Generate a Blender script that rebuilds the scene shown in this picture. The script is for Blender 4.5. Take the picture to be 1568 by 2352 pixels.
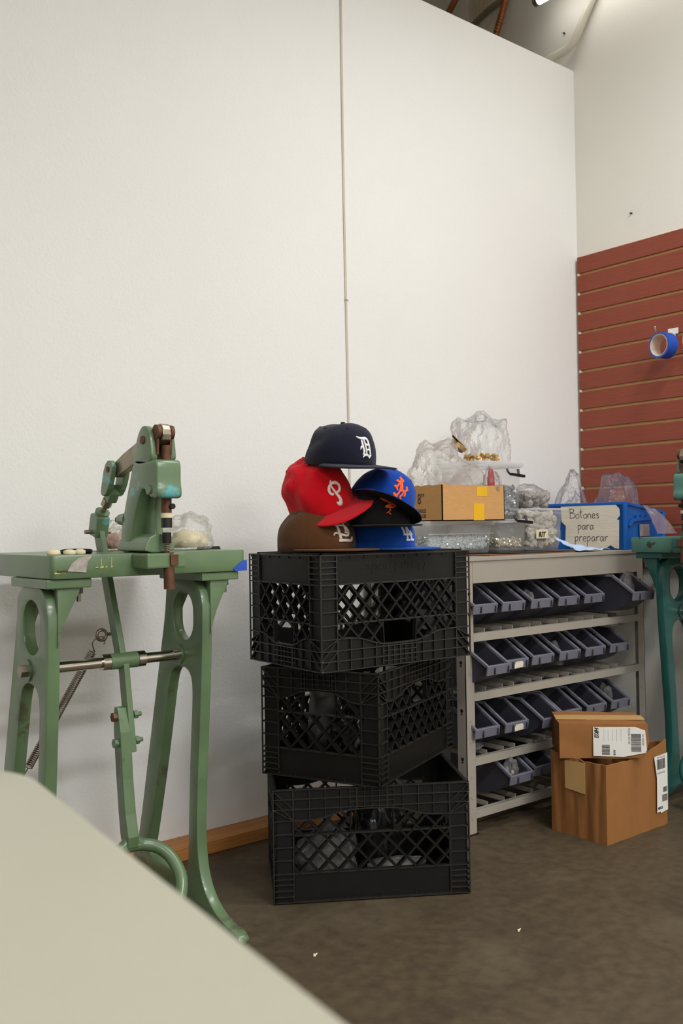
import bpy, bmesh, math, random
from mathutils import Vector, Matrix, Euler, noise
PI = math.pi
for o in list(bpy.data.objects): bpy.data.objects.remove(o)
S = bpy.context.scene
COL = S.collection

# ------------------------------------------------------------------ camera
cam_d = bpy.data.cameras.new('camera'); cam = bpy.data.objects.new('camera', cam_d); COL.objects.link(cam)
cam_d.sensor_fit = 'VERTICAL'; cam_d.sensor_height = 24.0
cam_d.lens = 2174.9 / 2352 * 24.0
cam_d.clip_start = 0.02
R3 = Matrix(((0.77697, -0.62934, -0.01550), (0.001876, -0.022304, 0.99975), (-0.62953, -0.77681, -0.01615))).transposed()
cam.matrix_world = Matrix.Translation((0, 0, 0.90)) @ R3.to_4x4()
cam_d.dof.use_dof = True; cam_d.dof.focus_distance = 2.25; cam_d.dof.aperture_fstop = 5.0
S.camera = cam
S.cycles.transparent_max_bounces = 24

# ------------------------------------------------------------------ world, lights, exposure
W = bpy.data.worlds.new('world'); S.world = W; W.use_nodes = True
W.node_tree.nodes['Background'].inputs[0].default_value = (1.0, 0.97, 0.93, 1)
W.node_tree.nodes['Background'].inputs[1].default_value = 0.02
S.view_settings.view_transform = 'Standard'; S.view_settings.look = 'None'
S.view_settings.gamma = 1.0; S.view_settings.exposure = 0.07; S.view_settings.use_curve_mapping = False
LAMPS = [(x, y, 3.05, 0.0, 38 if x < 0 else (57 if y < 0 else 27)) for x, y in ((2.3, 0.9), (-1.1, -0.9), (1.4, -0.9), (-1.1, -2.7), (1.4, -2.7), (-1.1, -4.5), (1.4, -4.5))]  # unseen lamps; the one by the right corner is added to brighten that wall
for lx, ly, lz, rz, pw in LAMPS:
    ld = bpy.data.lights.new('unseen_ceiling_lamp', 'AREA'); ld.shape = 'RECTANGLE'; ld.size = 1.2; ld.size_y = 0.28
    ld.energy = pw; ld.color = (0.965, 0.985, 1.0)
    lo = bpy.data.objects.new('unseen_ceiling_lamp', ld); COL.objects.link(lo)
    lo.location = (lx, ly, lz - 0.075); lo.rotation_euler = (0, 0, rz)

# ------------------------------------------------------------------ materials
def lin(c):
    return tuple(((v / 255) / 12.92 if v / 255 <= 0.04045 else ((v / 255 + 0.055) / 1.055) ** 2.4) for v in c)
MATS = {}
def mat(name, col, rough=0.5, metal=0.0, var=0.12, scale=18.0, bump=0.0, bscale=60.0, spec=0.5, col2=None, th=None, c2scale=8.0, stretch=None, sheen=0.0, coat=0.0, bdist=0.002, col3=None, th3=None):
    if name in MATS: return MATS[name]
    m = bpy.data.materials.new(name); m.use_nodes = True; nt = m.node_tree; N = nt.nodes; L = nt.links
    b = N['Principled BSDF']; b.inputs['Roughness'].default_value = rough; b.inputs['Metallic'].default_value = metal
    b.inputs['Specular IOR Level'].default_value = spec
    if sheen: b.inputs['Sheen Weight'].default_value = sheen; b.inputs['Sheen Roughness'].default_value = 0.5
    if coat: b.inputs['Coat Weight'].default_value = coat; b.inputs['Coat Roughness'].default_value = 0.15
    tc = N.new('ShaderNodeTexCoord'); mp = N.new('ShaderNodeMapping'); L.new(tc.outputs['Object'], mp.inputs[0])
    if stretch: mp.inputs['Scale'].default_value = stretch
    c = lin(col)
    nz = N.new('ShaderNodeTexNoise'); nz.inputs['Scale'].default_value = scale; nz.inputs['Detail'].default_value = 6; L.new(mp.outputs[0], nz.inputs[0])
    rp = N.new('ShaderNodeValToRGB'); L.new(nz.outputs[0], rp.inputs[0])
    rp.color_ramp.elements[0].position = 0.3; rp.color_ramp.elements[1].position = 0.7
    rp.color_ramp.elements[0].color = (*[v * (1 - var) for v in c], 1); rp.color_ramp.elements[1].color = (*[min(1, v * (1 + var)) for v in c], 1)
    out = rp.outputs[0]
    for (cc, tt, k) in ((col2, th, 0), (col3, th3, 7.3)):
        if cc is None: continue
        n2 = N.new('ShaderNodeTexNoise'); n2.inputs['Scale'].default_value = c2scale * (1 + 0.4 * bool(k)); n2.inputs['Detail'].default_value = 8; n2.inputs['Roughness'].default_value = 0.65
        mp2 = N.new('ShaderNodeMapping'); mp2.inputs['Location'].default_value = (k, k, k); L.new(mp.outputs[0], mp2.inputs[0]); L.new(mp2.outputs[0], n2.inputs[0])
        r2 = N.new('ShaderNodeValToRGB'); L.new(n2.outputs[0], r2.inputs[0])
        r2.color_ramp.elements[0].position = tt; r2.color_ramp.elements[1].position = min(1, tt + (0.2 if name == 'stained_concrete' else 0.06))
        r2.color_ramp.elements[0].color = (0, 0, 0, 1); r2.color_ramp.elements[1].color = (1, 1, 1, 1)
        mx = N.new('ShaderNodeMix'); mx.data_type = 'RGBA'; L.new(r2.outputs[0], mx.inputs[0]); L.new(out, mx.inputs[6]); mx.inputs[7].default_value = (*lin(cc), 1)
        out = mx.outputs[2]
    L.new(out, b.inputs['Base Color'])
    if bump:
        n3 = N.new('ShaderNodeTexNoise'); n3.inputs['Scale'].default_value = bscale; n3.inputs['Detail'].default_value = 4; L.new(mp.outputs[0], n3.inputs[0])
        bp = N.new('ShaderNodeBump'); bp.inputs['Strength'].default_value = bump; bp.inputs['Distance'].default_value = bdist
        L.new(n3.outputs[0], bp.inputs['Height']); L.new(bp.outputs[0], b.inputs['Normal'])
    MATS[name] = m; return m
def plastic_film(name, tint=(1, 1, 1), body=0.10, gloss=0.55, rough=0.12, bumps=55.0, bstr=0.5):
    if name in MATS: return MATS[name]
    m = bpy.data.materials.new(name); m.use_nodes = True; nt = m.node_tree; N = nt.nodes; L = nt.links
    N.remove(N['Principled BSDF']); out = N['Material Output']
    tr = N.new('ShaderNodeBsdfTransparent'); tr.inputs[0].default_value = (*[0.995 * t for t in tint], 1)
    df = N.new('ShaderNodeBsdfDiffuse'); df.inputs[0].default_value = (*[0.95 * t for t in tint], 1)
    tl = N.new('ShaderNodeBsdfTranslucent'); tl.inputs[0].default_value = (*[0.95 * t for t in tint], 1)
    md = N.new('ShaderNodeMixShader'); md.inputs[0].default_value = 0.5; L.new(df.outputs[0], md.inputs[1]); L.new(tl.outputs[0], md.inputs[2])
    gl = N.new('ShaderNodeBsdfGlossy'); gl.inputs['Roughness'].default_value = rough; gl.inputs[0].default_value = (0.95, 0.95, 0.95, 1)
    m1 = N.new('ShaderNodeMixShader'); m1.inputs[0].default_value = body; L.new(tr.outputs[0], m1.inputs[1]); L.new(md.outputs[0], m1.inputs[2])
    lw = N.new('ShaderNodeLayerWeight'); lw.inputs['Blend'].default_value = 0.35
    mu = N.new('ShaderNodeMath'); mu.operation = 'MULTIPLY'; mu.inputs[1].default_value = gloss; L.new(lw.outputs['Fresnel'], mu.inputs[0])
    m2 = N.new('ShaderNodeMixShader'); L.new(mu.outputs[0], m2.inputs[0]); L.new(m1.outputs[0], m2.inputs[1]); L.new(gl.outputs[0], m2.inputs[2])
    if bstr:
        tc = N.new('ShaderNodeTexCoord'); v = N.new('ShaderNodeTexNoise'); v.inputs['Scale'].default_value = bumps; v.inputs['Detail'].default_value = 3; v.inputs['Distortion'].default_value = 1.2
        L.new(tc.outputs['Object'], v.inputs[0])
        bp = N.new('ShaderNodeBump'); bp.inputs['Strength'].default_value = bstr; bp.inputs['Distance'].default_value = 0.01; L.new(v.outputs[0], bp.inputs['Height'])
        for n in (gl, df, lw): L.new(bp.outputs[0], n.inputs['Normal'])
    L.new(m2.outputs[0], out.inputs[0]); MATS[name] = m; return m
def emission(name, col, st):
    m = bpy.data.materials.new(name); m.use_nodes = True; N = m.node_tree.nodes; N.remove(N['Principled BSDF'])
    e = N.new('ShaderNodeEmission'); e.inputs[0].default_value = (*col, 1); e.inputs[1].default_value = st
    m.node_tree.links.new(e.outputs[0], N['Material Output'].inputs[0]); return m

# ------------------------------------------------------------------ mesh helpers
def tag(o, label, cat, group=None):
    o['label'] = label; o['category'] = cat
    if group: o['group'] = group
    return o
def thing(name, label, cat, loc=(0, 0, 0), rot=(0, 0, 0), group=None):
    o = bpy.data.objects.new(name, None); COL.objects.link(o); o.location = loc; o.empty_display_size = 0.05
    if isinstance(rot, Matrix): o.rotation_euler = rot.to_euler()
    else: o.rotation_euler = rot
    return tag(o, label, cat, group)
def obj(name, me, m, parent=None, smooth=False, loc=None, rot=None):
    o = bpy.data.objects.new(name, me); COL.objects.link(o)
    if m is not None:
        if not me.materials: me.materials.append(m)
    if parent: o.parent = parent
    if loc is not None: o.location = loc
    if rot is not None: o.rotation_euler = rot
    if smooth:
        for p in me.polygons: p.use_smooth = True
    return o
def struct(o):
    o['kind'] = 'structure'; return o
class MB:
    """collects shapes; build() links ONE mesh object"""
    def __init__(s): s.bm = bmesh.new(); s.mi = 0
    def box(s, c, d, M=None):
        g = bmesh.ops.create_cube(s.bm, size=1.0); T = Matrix.Translation(c)
        if M is not None: T = T @ M.to_4x4()
        bmesh.ops.transform(s.bm, matrix=T @ Matrix.Diagonal((*d, 1)), verts=g['verts'])
        if s.mi:
            for v in g['verts']:
                for f in v.link_faces: f.material_index = s.mi
        return s
    def bb(s, x0, x1, y0, y1, z0, z1):
        return s.box(((x0 + x1) / 2, (y0 + y1) / 2, (z0 + z1) / 2), (abs(x1 - x0), abs(y1 - y0), abs(z1 - z0)))
    def bar(s, p0, p1, w, t, up=(0, 0, 1)):
        """box from p0 to p1, w across, t along 'up'"""
        p0 = Vector(p0); p1 = Vector(p1); d = p1 - p0; z = Vector(up); x = d.normalized(); y = z.cross(x)
        if y.length < 1e-6: y = Vector((0, 1, 0)).cross(x)
        y.normalize(); z = x.cross(y)
        M = Matrix((x, y, z)).transposed()
        return s.box((p0 + p1) / 2, (d.length, w, t), M)
    def cyl(s, p0, p1, r, seg=16, r2=None):
        p0 = Vector(p0); p1 = Vector(p1); d = p1 - p0
        g = bmesh.ops.create_cone(s.bm, cap_ends=True, segments=seg, radius1=r, radius2=r if r2 is None else r2, depth=d.length)
        q = Vector((0, 0, 1)).rotation_difference(d.normalized())
        bmesh.ops.transform(s.bm, matrix=Matrix.Translation((p0 + p1) / 2) @ q.to_matrix().to_4x4(), verts=g['verts']); return s
    def tube(s, pts, r, seg=10, closed=False):
        P = [Vector(p) for p in pts]; n = len(P); rings = []
        up = None
        for i, p in enumerate(P):
            a = P[(i - 1) % n] if (closed or i) else p; b = P[(i + 1) % n] if (closed or i < n - 1) else p
            t = (b - a).normalized()
            if up is None: up = t.orthogonal().normalized()
            up = (up - t * up.dot(t)).normalized(); sd = t.cross(up)
            rr = r[i] if isinstance(r, (list, tuple)) else r
            rings.append([s.bm.verts.new(p + (up * math.cos(k * 2 * PI / seg) + sd * math.sin(k * 2 * PI / seg)) * rr) for k in range(seg)])
        for i in range(n if closed else n - 1):
            A = rings[i]; B = rings[(i + 1) % n]
            off = 0
            if closed and i == n - 1:
                off = min(range(seg), key=lambda k: (B[k].co - A[0].co).length)
            for k in range(seg):
                s.bm.faces.new((A[k], A[(k + 1) % seg], B[(k + 1 + off) % seg], B[(k + off) % seg]))
        if not closed:
            s.bm.faces.new(rings[0][::-1]); s.bm.faces.new(rings[-1])
        return s
    def lathe(s, prof, c=(0, 0, 0), axis='Z', seg=32, closed=False):
        A = {'Z': Matrix.Identity(3), 'X': Matrix(((0, 0, 1), (1, 0, 0), (0, 1, 0))), 'Y': Matrix(((1, 0, 0), (0, 0, 1), (0, -1, 0)))}[axis]
        rings = []
        for r, z in prof:
            rings.append([s.bm.verts.new(Vector(c) + A @ Vector((r * math.cos(k * 2 * PI / seg), r * math.sin(k * 2 * PI / seg), z))) for k in range(seg)])
        n = len(rings)
        for i in range(n if closed else n - 1):
            for k in range(seg):
                a = rings[i]; b = rings[(i + 1) % n]
                s.bm.faces.new((a[k], a[(k + 1) % seg], b[(k + 1) % seg], b[k]))
        if not closed:
            s.bm.faces.new(rings[0][::-1]); s.bm.faces.new(rings[-1])
        return s
    def prism(s, poly, fn, a, b):
        """poly of 2D points; fn(u, v, w) -> 3D; between w=a and w=b"""
        A = [s.bm.verts.new(fn(u, v, a)) for u, v in poly]; B = [s.bm.verts.new(fn(u, v, b)) for u, v in poly]
        n = len(poly)
        s.bm.faces.new(A[::-1]); s.bm.faces.new(B)
        for i in range(n): s.bm.faces.new((A[i], A[(i + 1) % n], B[(i + 1) % n], B[i]))
        return s
    def mesh(s, name, bevel=0, seg=2):
        bmesh.ops.remove_doubles(s.bm, verts=s.bm.verts, dist=1e-6)
        bmesh.ops.recalc_face_normals(s.bm, faces=s.bm.faces)
        if bevel:
            ed = [e for e in s.bm.edges if len(e.link_faces) == 2 and e.calc_face_angle(0) > 0.5]
            bmesh.ops.bevel(s.bm, geom=ed, offset=bevel, segments=seg, profile=0.6, affect='EDGES', clamp_overlap=True)
        me = bpy.data.meshes.new(name); s.bm.to_mesh(me); s.bm.free(); return me
    def build(s, name, m, parent=None, bevel=0, smooth=False, seg=2, auto=None):
        o = obj(name, s.mesh(name, bevel, seg), m, parent, smooth)
        if auto: autosmooth(o, auto)
        return o
def autosmooth(o, ang=35):
    me = o.data
    for p in me.polygons: p.use_smooth = True
    bm = bmesh.new(); bm.from_mesh(me)
    for e in bm.edges:
        if len(e.link_faces) == 2 and e.calc_face_angle(0) > math.radians(ang): e.smooth = False
    bm.to_mesh(me); bm.free()
def catmull(pts, k=6, closed=False):
    P = [Vector(p) for p in pts]; n = len(P); out = []
    for i in range(n if closed else n - 1):
        p1 = P[i]; p2 = P[(i + 1) % n]
        p0 = P[(i - 1) % n] if (closed or i > 0) else p1 * 2 - p2
        p3 = P[(i + 2) % n] if (closed or i < n - 2) else p2 * 2 - p1
        for j in range(k):
            t = j / k
            out.append(0.5 * ((2 * p1) + (p2 - p0) * t + (2 * p0 - 5 * p1 + 4 * p2 - p3) * t * t + (3 * p1 - p0 - 3 * p2 + p3) * t ** 3))
    if not closed: out.append(P[-1])
    return out
def chaikin(pts, n=2):
    for _ in range(n):
        q = []
        for i in range(len(pts)):
            a = Vector(pts[i]); b = Vector(pts[(i + 1) % len(pts)]); q += [a * 0.75 + b * 0.25, a * 0.25 + b * 0.75]
        pts = q
    return [tuple(p) for p in pts]
def plate_mesh(name, outline, holes=(), thick=0.02, bevel=0.002, fn=None):
    """flat outline with holes, extruded and bevelled; fn maps (u, v, w) to 3D"""
    cu = bpy.data.curves.new('t', 'CURVE'); cu.dimensions = '2D'; cu.fill_mode = 'BOTH'
    cu.extrude = max(thick / 2 - bevel, 0.0); cu.bevel_depth = bevel; cu.bevel_resolution = 1; cu.offset = -bevel
    for poly in [outline] + list(holes):
        sp = cu.splines.new('POLY'); sp.points.add(len(poly) - 1); sp.use_cyclic_u = True
        for i, p in enumerate(poly): sp.points[i].co = (p[0], p[1], 0, 1)
    t = bpy.data.objects.new('t', cu); COL.objects.link(t)
    dg = bpy.context.evaluated_depsgraph_get()
    me = bpy.data.meshes.new_from_object(t.evaluated_get(dg)); me.name = name
    bpy.data.objects.remove(t); bpy.data.curves.remove(cu)
    bm = bmesh.new(); bm.from_mesh(me)
    bmesh.ops.remove_doubles(bm, verts=bm.verts, dist=1e-5)
    if fn:
        for v in bm.verts: v.co = Vector(fn(*v.co))
    bmesh.ops.recalc_face_normals(bm, faces=bm.faces)
    bm.to_mesh(me); bm.free(); me.materials.clear(); return me
def text_mesh(body, size, M, shear=0.0, bold=0.0, sx=1.0, ext=0.00015):
    cu = bpy.data.curves.new('t', 'FONT'); cu.body = body; cu.size = size; cu.shear = shear; cu.offset = bold; cu.extrude = ext
    t = bpy.data.objects.new('t', cu); COL.objects.link(t)
    me = bpy.data.meshes.new_from_object(t.evaluated_get(bpy.context.evaluated_depsgraph_get()))
    bpy.data.objects.remove(t); bpy.data.curves.remove(cu)
    me.transform(Matrix.Diagonal((sx, 1, 1, 1))); me.transform(M); me.materials.clear(); return me
def plane_matrix(o, ux, uy):
    """matrix whose local x -> ux, y -> uy, z -> normal, at o"""
    ux = Vector(ux).normalized(); uy = Vector(uy); uz = ux.cross(uy).normalized(); uy = uz.cross(ux)
    M = Matrix((ux, uy, uz)).transposed().to_4x4(); M.translation = Vector(o); return M
def ribbons(strokes, k=5):
    """list of (points, widths) -> list of (centre2D, left2D, right2D) rows"""
    rows = []
    for pts, wd in strokes:
        if isinstance(wd, (int, float)): wd = [wd] * len(pts)
        P = catmull([(p[0], p[1], w) for p, w in zip(pts, wd)], k)
        r = []
        for i, p in enumerate(P):
            a = P[max(0, i - 1)]; b = P[min(len(P) - 1, i + 1)]; d = Vector((b.x - a.x, b.y - a.y))
            if d.length < 1e-9: d = Vector((1, 0))
            d.normalize(); n = Vector((-d.y, d.x)) * (p.z / 2); c = Vector((p.x, p.y))
            r.append((c + n, c, c - n))
        rows.append(r)
    return rows
def ribbon_mesh(strokes, fn, k=5, h=0.0012):
    """fn(u, v, height) -> 3D; a raised strip with skirts"""
    bm = bmesh.new()
    for r in ribbons(strokes, k):
        prev = None
        for a, c, b in r:
            row = [bm.verts.new(fn(a.x, a.y, -0.001)), bm.verts.new(fn(a.x, a.y, h * 0.7)), bm.verts.new(fn(c.x, c.y, h)), bm.verts.new(fn(b.x, b.y, h * 0.7)), bm.verts.new(fn(b.x, b.y, -0.001))]
            if prev:
                for i in range(4): bm.faces.new((prev[i], prev[i + 1], row[i + 1], row[i]))
            else: bm.faces.new(row)
            prev = row
        bm.faces.new(prev[::-1])
    bmesh.ops.recalc_face_normals(bm, faces=bm.faces)
    me = bpy.data.meshes.new('ribbon'); bm.to_mesh(me); bm.free(); return me
def blob_mesh(name, size, seed, sub=5, amp=0.22, fine=0.10, flat=-0.55, pinch=0.0, boxy=0.0):
    bm = bmesh.new(); bmesh.ops.create_icosphere(bm, subdivisions=sub, radius=1.0)
    off = Vector((seed * 3.7, seed * 1.3, seed * 2.1))
    for v in bm.verts:
        p = v.co.copy()
        if boxy:
            m = max(abs(p.x), abs(p.y), abs(p.z)); p = p.lerp(p / m * 0.8, boxy)
        n = noise.noise(p * 1.4 + off) * amp * 1.6
        f = (noise.voronoi(p * 1.9 + off)[0][0] - 0.4) * fine * 2.6 + (noise.voronoi(p * 4.4 + off)[0][0] - 0.4) * fine * 1.5 + (0.3 - abs(noise.noise(p * 6.5 + off))) * fine * 0.5
        p = p * (1 + n + f)
        if pinch and p.z > 0.2:
            s = 1 - pinch * min(1, (p.z - 0.2) / 0.8); p.x *= s; p.y *= s
        if p.z < flat: p.z = flat + (p.z - flat) * 0.06
        v.co = p
    zs = [v.co.z for v in bm.verts]; z0 = min(zs); z1 = max(zs)
    xs = max(abs(v.co.x) for v in bm.verts); ys = max(abs(v.co.y) for v in bm.verts)
    for v in bm.verts: v.co = Vector((v.co.x / xs * size[0] / 2, v.co.y / ys * size[1] / 2, (v.co.z - z0) / (z1 - z0) * size[2]))
    me = bpy.data.meshes.new(name); bm.to_mesh(me); bm.free()
    for p in me.polygons: p.use_smooth = True
    return me
def bits_mesh(boxr, n, r, seed, shape='ico', fill=0.75, jitter=0.006):
    """many small pieces packed into a box, densest against front, side and top faces"""
    rd = random.Random(seed); bm = bmesh.new(); x0, x1, y0, y1, z0, z1 = boxr
    for i in range(n):
        c = Vector((rd.uniform(x0, x1), rd.uniform(y0, y1), rd.uniform(z0, z1)))
        q = rd.random()
        if q < 0.45: c.y = y0 + rd.random() * 0.01
        elif q < 0.70: c.z = z1 - rd.random() * 0.012 + 0.01 * noise.noise(c * 25)
        elif q < 0.85: c.x = x0 + rd.random() * 0.01
        rr = r * rd.uniform(0.75, 1.2)
        if shape == 'ico': g = bmesh.ops.create_icosphere(bm, subdivisions=1, radius=rr)
        else: g = bmesh.ops.create_cone(bm, cap_ends=True, segments=7, radius1=rr, radius2=rr * 0.7, depth=rr * 0.7)
        M = Matrix.Translation(c) @ Euler((rd.random() * 6, rd.random() * 6, rd.random() * 6)).to_matrix().to_4x4()
        bmesh.ops.transform(bm, matrix=M, verts=g['verts'])
    me = bpy.data.meshes.new('bits'); bm.to_mesh(me); bm.free(); return me

# ------------------------------------------------------------------ palette
M_WALL = mat('wall_paint', (230, 228, 223), 0.75, var=0.015, scale=2.0, bump=0.35, bscale=130, bdist=0.003, spec=0.25)
M_WALLR = mat('old_wall_paint', (228, 224, 214), 0.75, var=0.03, scale=1.6, bump=0.3, bscale=110, bdist=0.003, spec=0.25, col2=(200, 186, 158), th=0.62, c2scale=1.3, stretch=(1, 1, 0.35))
M_TAN = mat('bare_wall', (196, 176, 150), 0.85, var=0.06, scale=3)
M_FLOOR = mat('stained_concrete', (78, 66, 49), 0.55, var=0.24, scale=34, bump=0.25, bscale=90, spec=0.35, col2=(98, 86, 68), th=0.54, c2scale=2.4, col3=(60, 49, 36), th3=0.56)
M_CEIL = mat('ceiling_paint', (222, 218, 210), 0.8, var=0.03)
M_WOOD = mat('pine_board', (178, 118, 60), 0.55, var=0.22, scale=9, stretch=(0.6, 12, 30), bump=0.1, bscale=20)
M_GREEN = mat('green_enamel', (92, 116, 80), 0.38, var=0.2, scale=7, bump=0.15, bscale=45, col2=(82, 84, 62), th=0.60, c2scale=9, coat=0.3)
M_GREENH = mat('green_enamel_chipped', (98, 122, 88), 0.35, var=0.14, scale=9, bump=0.15, bscale=45, col2=(92, 164, 166), th=0.57, c2scale=11, coat=0.3)
M_TEAL = mat('teal_enamel', (34, 86, 80), 0.4, var=0.16, scale=8, bump=0.15, bscale=45, coat=0.2)
M_TEALH = mat('teal_enamel_worn', (82, 130, 116), 0.5, var=0.16, scale=14, bump=0.25, bscale=60, col2=(58, 52, 42), th=0.56, c2scale=16)
M_STEEL = mat('polished_steel', (205, 198, 188), 0.16, 1.0, var=0.05)
M_OLDST = mat('worn_steel', (150, 138, 122), 0.4, 0.85, var=0.2, scale=40)
M_RUST = mat('rusty_iron', (104, 70, 50), 0.6, 0.5, var=0.3, scale=40, bump=0.2)
M_DARK = mat('dark_iron', (44, 40, 38), 0.5, 0.6, var=0.2, scale=30)
M_CREAM = mat('cream_foam', (222, 208, 172), 0.8, var=0.06, scale=30, bump=0.2)
M_BLACKP = mat('black_crate_plastic', (13, 12, 10), 0.48, var=0.3, scale=30, spec=0.32, bump=0.1, bscale=90)
M_BLACKHL = mat('crate_rib_scuff_highlight', (34, 30, 26), 0.38, var=0.35, scale=60, spec=0.5)  # lighter rib colour paints in highlights as well as scuffing
M_BLACK = mat('black_plastic', (20, 19, 19), 0.4, var=0.1)
M_GREY = mat('grey_shelf_enamel', (158, 150, 138), 0.42, var=0.03, scale=10)
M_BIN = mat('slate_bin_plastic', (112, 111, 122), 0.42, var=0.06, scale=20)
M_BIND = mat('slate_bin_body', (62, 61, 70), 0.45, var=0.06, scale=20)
M_CARD = mat('kraft_cardboard', (196, 148, 94), 0.8, var=0.05, scale=40, stretch=(1, 1, 6), spec=0.2)
M_CARD2 = mat('brown_cardboard', (146, 98, 54), 0.75, var=0.04, scale=22, stretch=(3, 3, 1), spec=0.25, bump=0.1, bscale=30)
M_CARDE = mat('cardboard_edge', (120, 80, 48), 0.85, var=0.1)
M_PTAPE = mat('tan_packing_tape', (200, 160, 104), 0.3, var=0.05)
M_YTAPE = mat('yellow_tape', (226, 172, 22), 0.5, var=0.04)
M_BLUET = mat('blue_masking_tape', (30, 78, 176), 0.6, var=0.1, scale=60)
M_BLUEB = mat('blue_tote_plastic', (10, 92, 172), 0.38, var=0.06, scale=12)
M_PAPER = mat('white_label_paper', (226, 222, 214), 0.7, var=0.03)
M_OLDP = mat('creased_white_card', (222, 212, 194), 0.8, var=0.06, scale=20, bump=0.3, bscale=30, stretch=(1, 1, 8))
M_INK = mat('black_ink', (32, 30, 30), 0.7, var=0.05)
M_INKG = mat('grey_ink', (110, 106, 104), 0.7, var=0.1)
M_INKB = mat('brown_print_ink', (74, 52, 40), 0.8, var=0.05)
M_SLAT = mat('cherry_laminate', (140, 70, 52), 0.55, var=0.10, scale=14, stretch=(1, 1.2, 14), spec=0.3)
M_MDF = mat('raw_fibreboard', (214, 174, 116), 0.8, var=0.06)
M_WHITET = mat('cream_table_laminate', (158, 155, 137), 0.45, var=0.01, spec=0.35)
M_CLOTH = mat('light_blue_cloth', (176, 196, 226), 0.9, var=0.05, bump=0.3, bscale=200)
M_WHITE = mat('white_plastic', (232, 230, 224), 0.45, var=0.03)
M_RED = mat('red_plastic', (168, 34, 46), 0.45, var=0.12)
M_COPPER = mat('copper_conduit', (178, 112, 72), 0.35, 0.8, var=0.12)
M_FLEX = mat('grey_flex_conduit', (150, 142, 124), 0.45, 0.6, var=0.12)
M_PIPE = mat('painted_conduit', (206, 200, 184), 0.5, var=0.10, scale=14, col2=(120, 104, 84), th=0.68, c2scale=20)
M_SNAP = mat('silver_snaps', (196, 200, 202), 0.22, 0.9, var=0.15, scale=120)
M_GLASSB = mat('clear_beads', (214, 222, 224), 0.12, 0.15, var=0.2, scale=160)
M_PEARL = mat('gilt_pearls', (206, 198, 176), 0.2, 0.7, var=0.3, scale=160)
M_GOLD = mat('gold_buttons', (202, 166, 110), 0.35, 0.6, var=0.2, scale=100)
M_LUMP = mat('grey_felt_balls', (150, 143, 138), 0.9, var=0.12)
M_POM = mat('cream_felt_balls', (200, 192, 180), 0.9, var=0.08)
M_GBITS = mat('grey_parts', (158, 152, 146), 0.5, 0.2, var=0.4, scale=60)
F_BAG = plastic_film('clear_bag_film', (1, 1, 1), 0.07, 0.6, bstr=0.7)
F_BAGM = plastic_film('milky_bag_film', (1, 1, 0.99), 0.17, 0.55, bstr=0.7)
F_BAGD = plastic_film('grey_bag_film', (0.80, 0.78, 0.76), 0.22, 0.75, bstr=0.8)
F_TUB = plastic_film('clear_tub_plastic', (1, 1, 1), 0.15, 0.4, 0.2, bstr=0.0)
F_TUBM = plastic_film('frosted_tub_plastic', (1, 1, 1), 0.38, 0.35, 0.3, bstr=0.0)

# ================================================================== the room
XW, YW, ZT = 3.19, 2.38, 2.757
def slab(name, x0, x1, y0, y1, z0, z1, m):
    return struct(MB().bb(x0, x1, y0, y1, z0, z1).build(name, m))
slab('floor', -4, XW + .1, -6, 3.8, -0.1, 0, M_FLOOR)
slab('wall_back', -4, XW, YW, YW + 0.10, 0, ZT, M_WALL)
slab('wall_right', XW, XW + .1, -6, 3.8, 0, 3.6, M_WALLR)
slab('wall_left', -4.1, -4, -6.1, 3.8, 0, 3.6, M_WALL)
slab('wall_front', -4, XW + .1, -6.1, -6, 0, 3.6, M_WALL)
slab('wall_far', -4, XW, 3.7, 3.8, 0, 3.6, M_TAN)
slab('ceiling', -4.1, XW + .1, -6.1, 3.8, 3.6, 3.7, M_CEIL)
bbd = struct(MB().bb(-4, 2.0, 2.288, YW - 0.001, 0.0005, 0.036).build('baseboard_back', M_WOOD, bevel=0.002))
# thin caulked cable running down the wall
wc = thing('wall_cable', 'thin cream twin cable running straight down the white wall', 'cable', (1.961, YW, 0.04))
for dx in (-0.0022, 0.0022):
    MB().tube(catmull([(dx + 0.004 * math.sin(z * 2.1), -0.0025, z) for z in [0.0, .4, .8, 1.2, 1.6, 2.0, 2.4, 2.70]], 4), 0.0022, 6).build('strand', mat('cable_cream', (214, 204, 188), 0.6, var=0.03), wc, smooth=True)
MB().bb(-0.006, 0.006, -0.006, -0.0005, 1.60, 1.604).build('clip', M_GREY, wc)
# nails and marks
for (x, y, z, lb) in ((XW - 0.004, 2.12, 2.10, 'small dark nail in the right wall above the slatted panel'), (XW - 0.004, 2.42, 2.93, 'small blue-black nail in the wall beside the painted pipe')):
    t = thing('nail', lb, 'nail', (x, y, z))
    MB().cyl((-0.004, 0, 0), (0.004, 0, 0), 0.0035, 8).build('head', M_DARK, t); MB().cyl((-0.012, 0, -0.002), (-0.004, 0, 0), 0.0014, 6).build('shank', M_DARK, t)

# unseen ceiling fixtures over the room, the corner one added for light (the lamps above hang in them)
fix_b = MB().bb(-0.63, 0.63, -0.16, 0.16, 0.02, 0.09).mesh('b', 0.01); fix_t = MB().cyl((-0.6, 0, 0), (0.6, 0, 0), 0.013, 12).mesh('t')
E_TUBE = emission('lit_tube', (1.0, 0.96, 0.9), 6.0)
for i, (lx, ly, lz, rz, pw) in enumerate(LAMPS):
    t = thing('unseen_ceiling_light', 'unseen white two-tube fluorescent fixture hanging below the ceiling', 'light', (lx, ly, lz), (0, 0, rz), 'ceiling lights')
    obj('housing', fix_b, M_WHITE, t)
    for dy in (-0.07, 0.07): obj('tube', fix_t, E_TUBE, t, loc=(0, dy, -0.005))
    [MB().cyl((x_, 0, 0.085), (x_, 0, 0.555), 0.004, 6).build('hanger', M_OLDST, t) for x_ in (-0.5, 0.5)]
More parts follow.
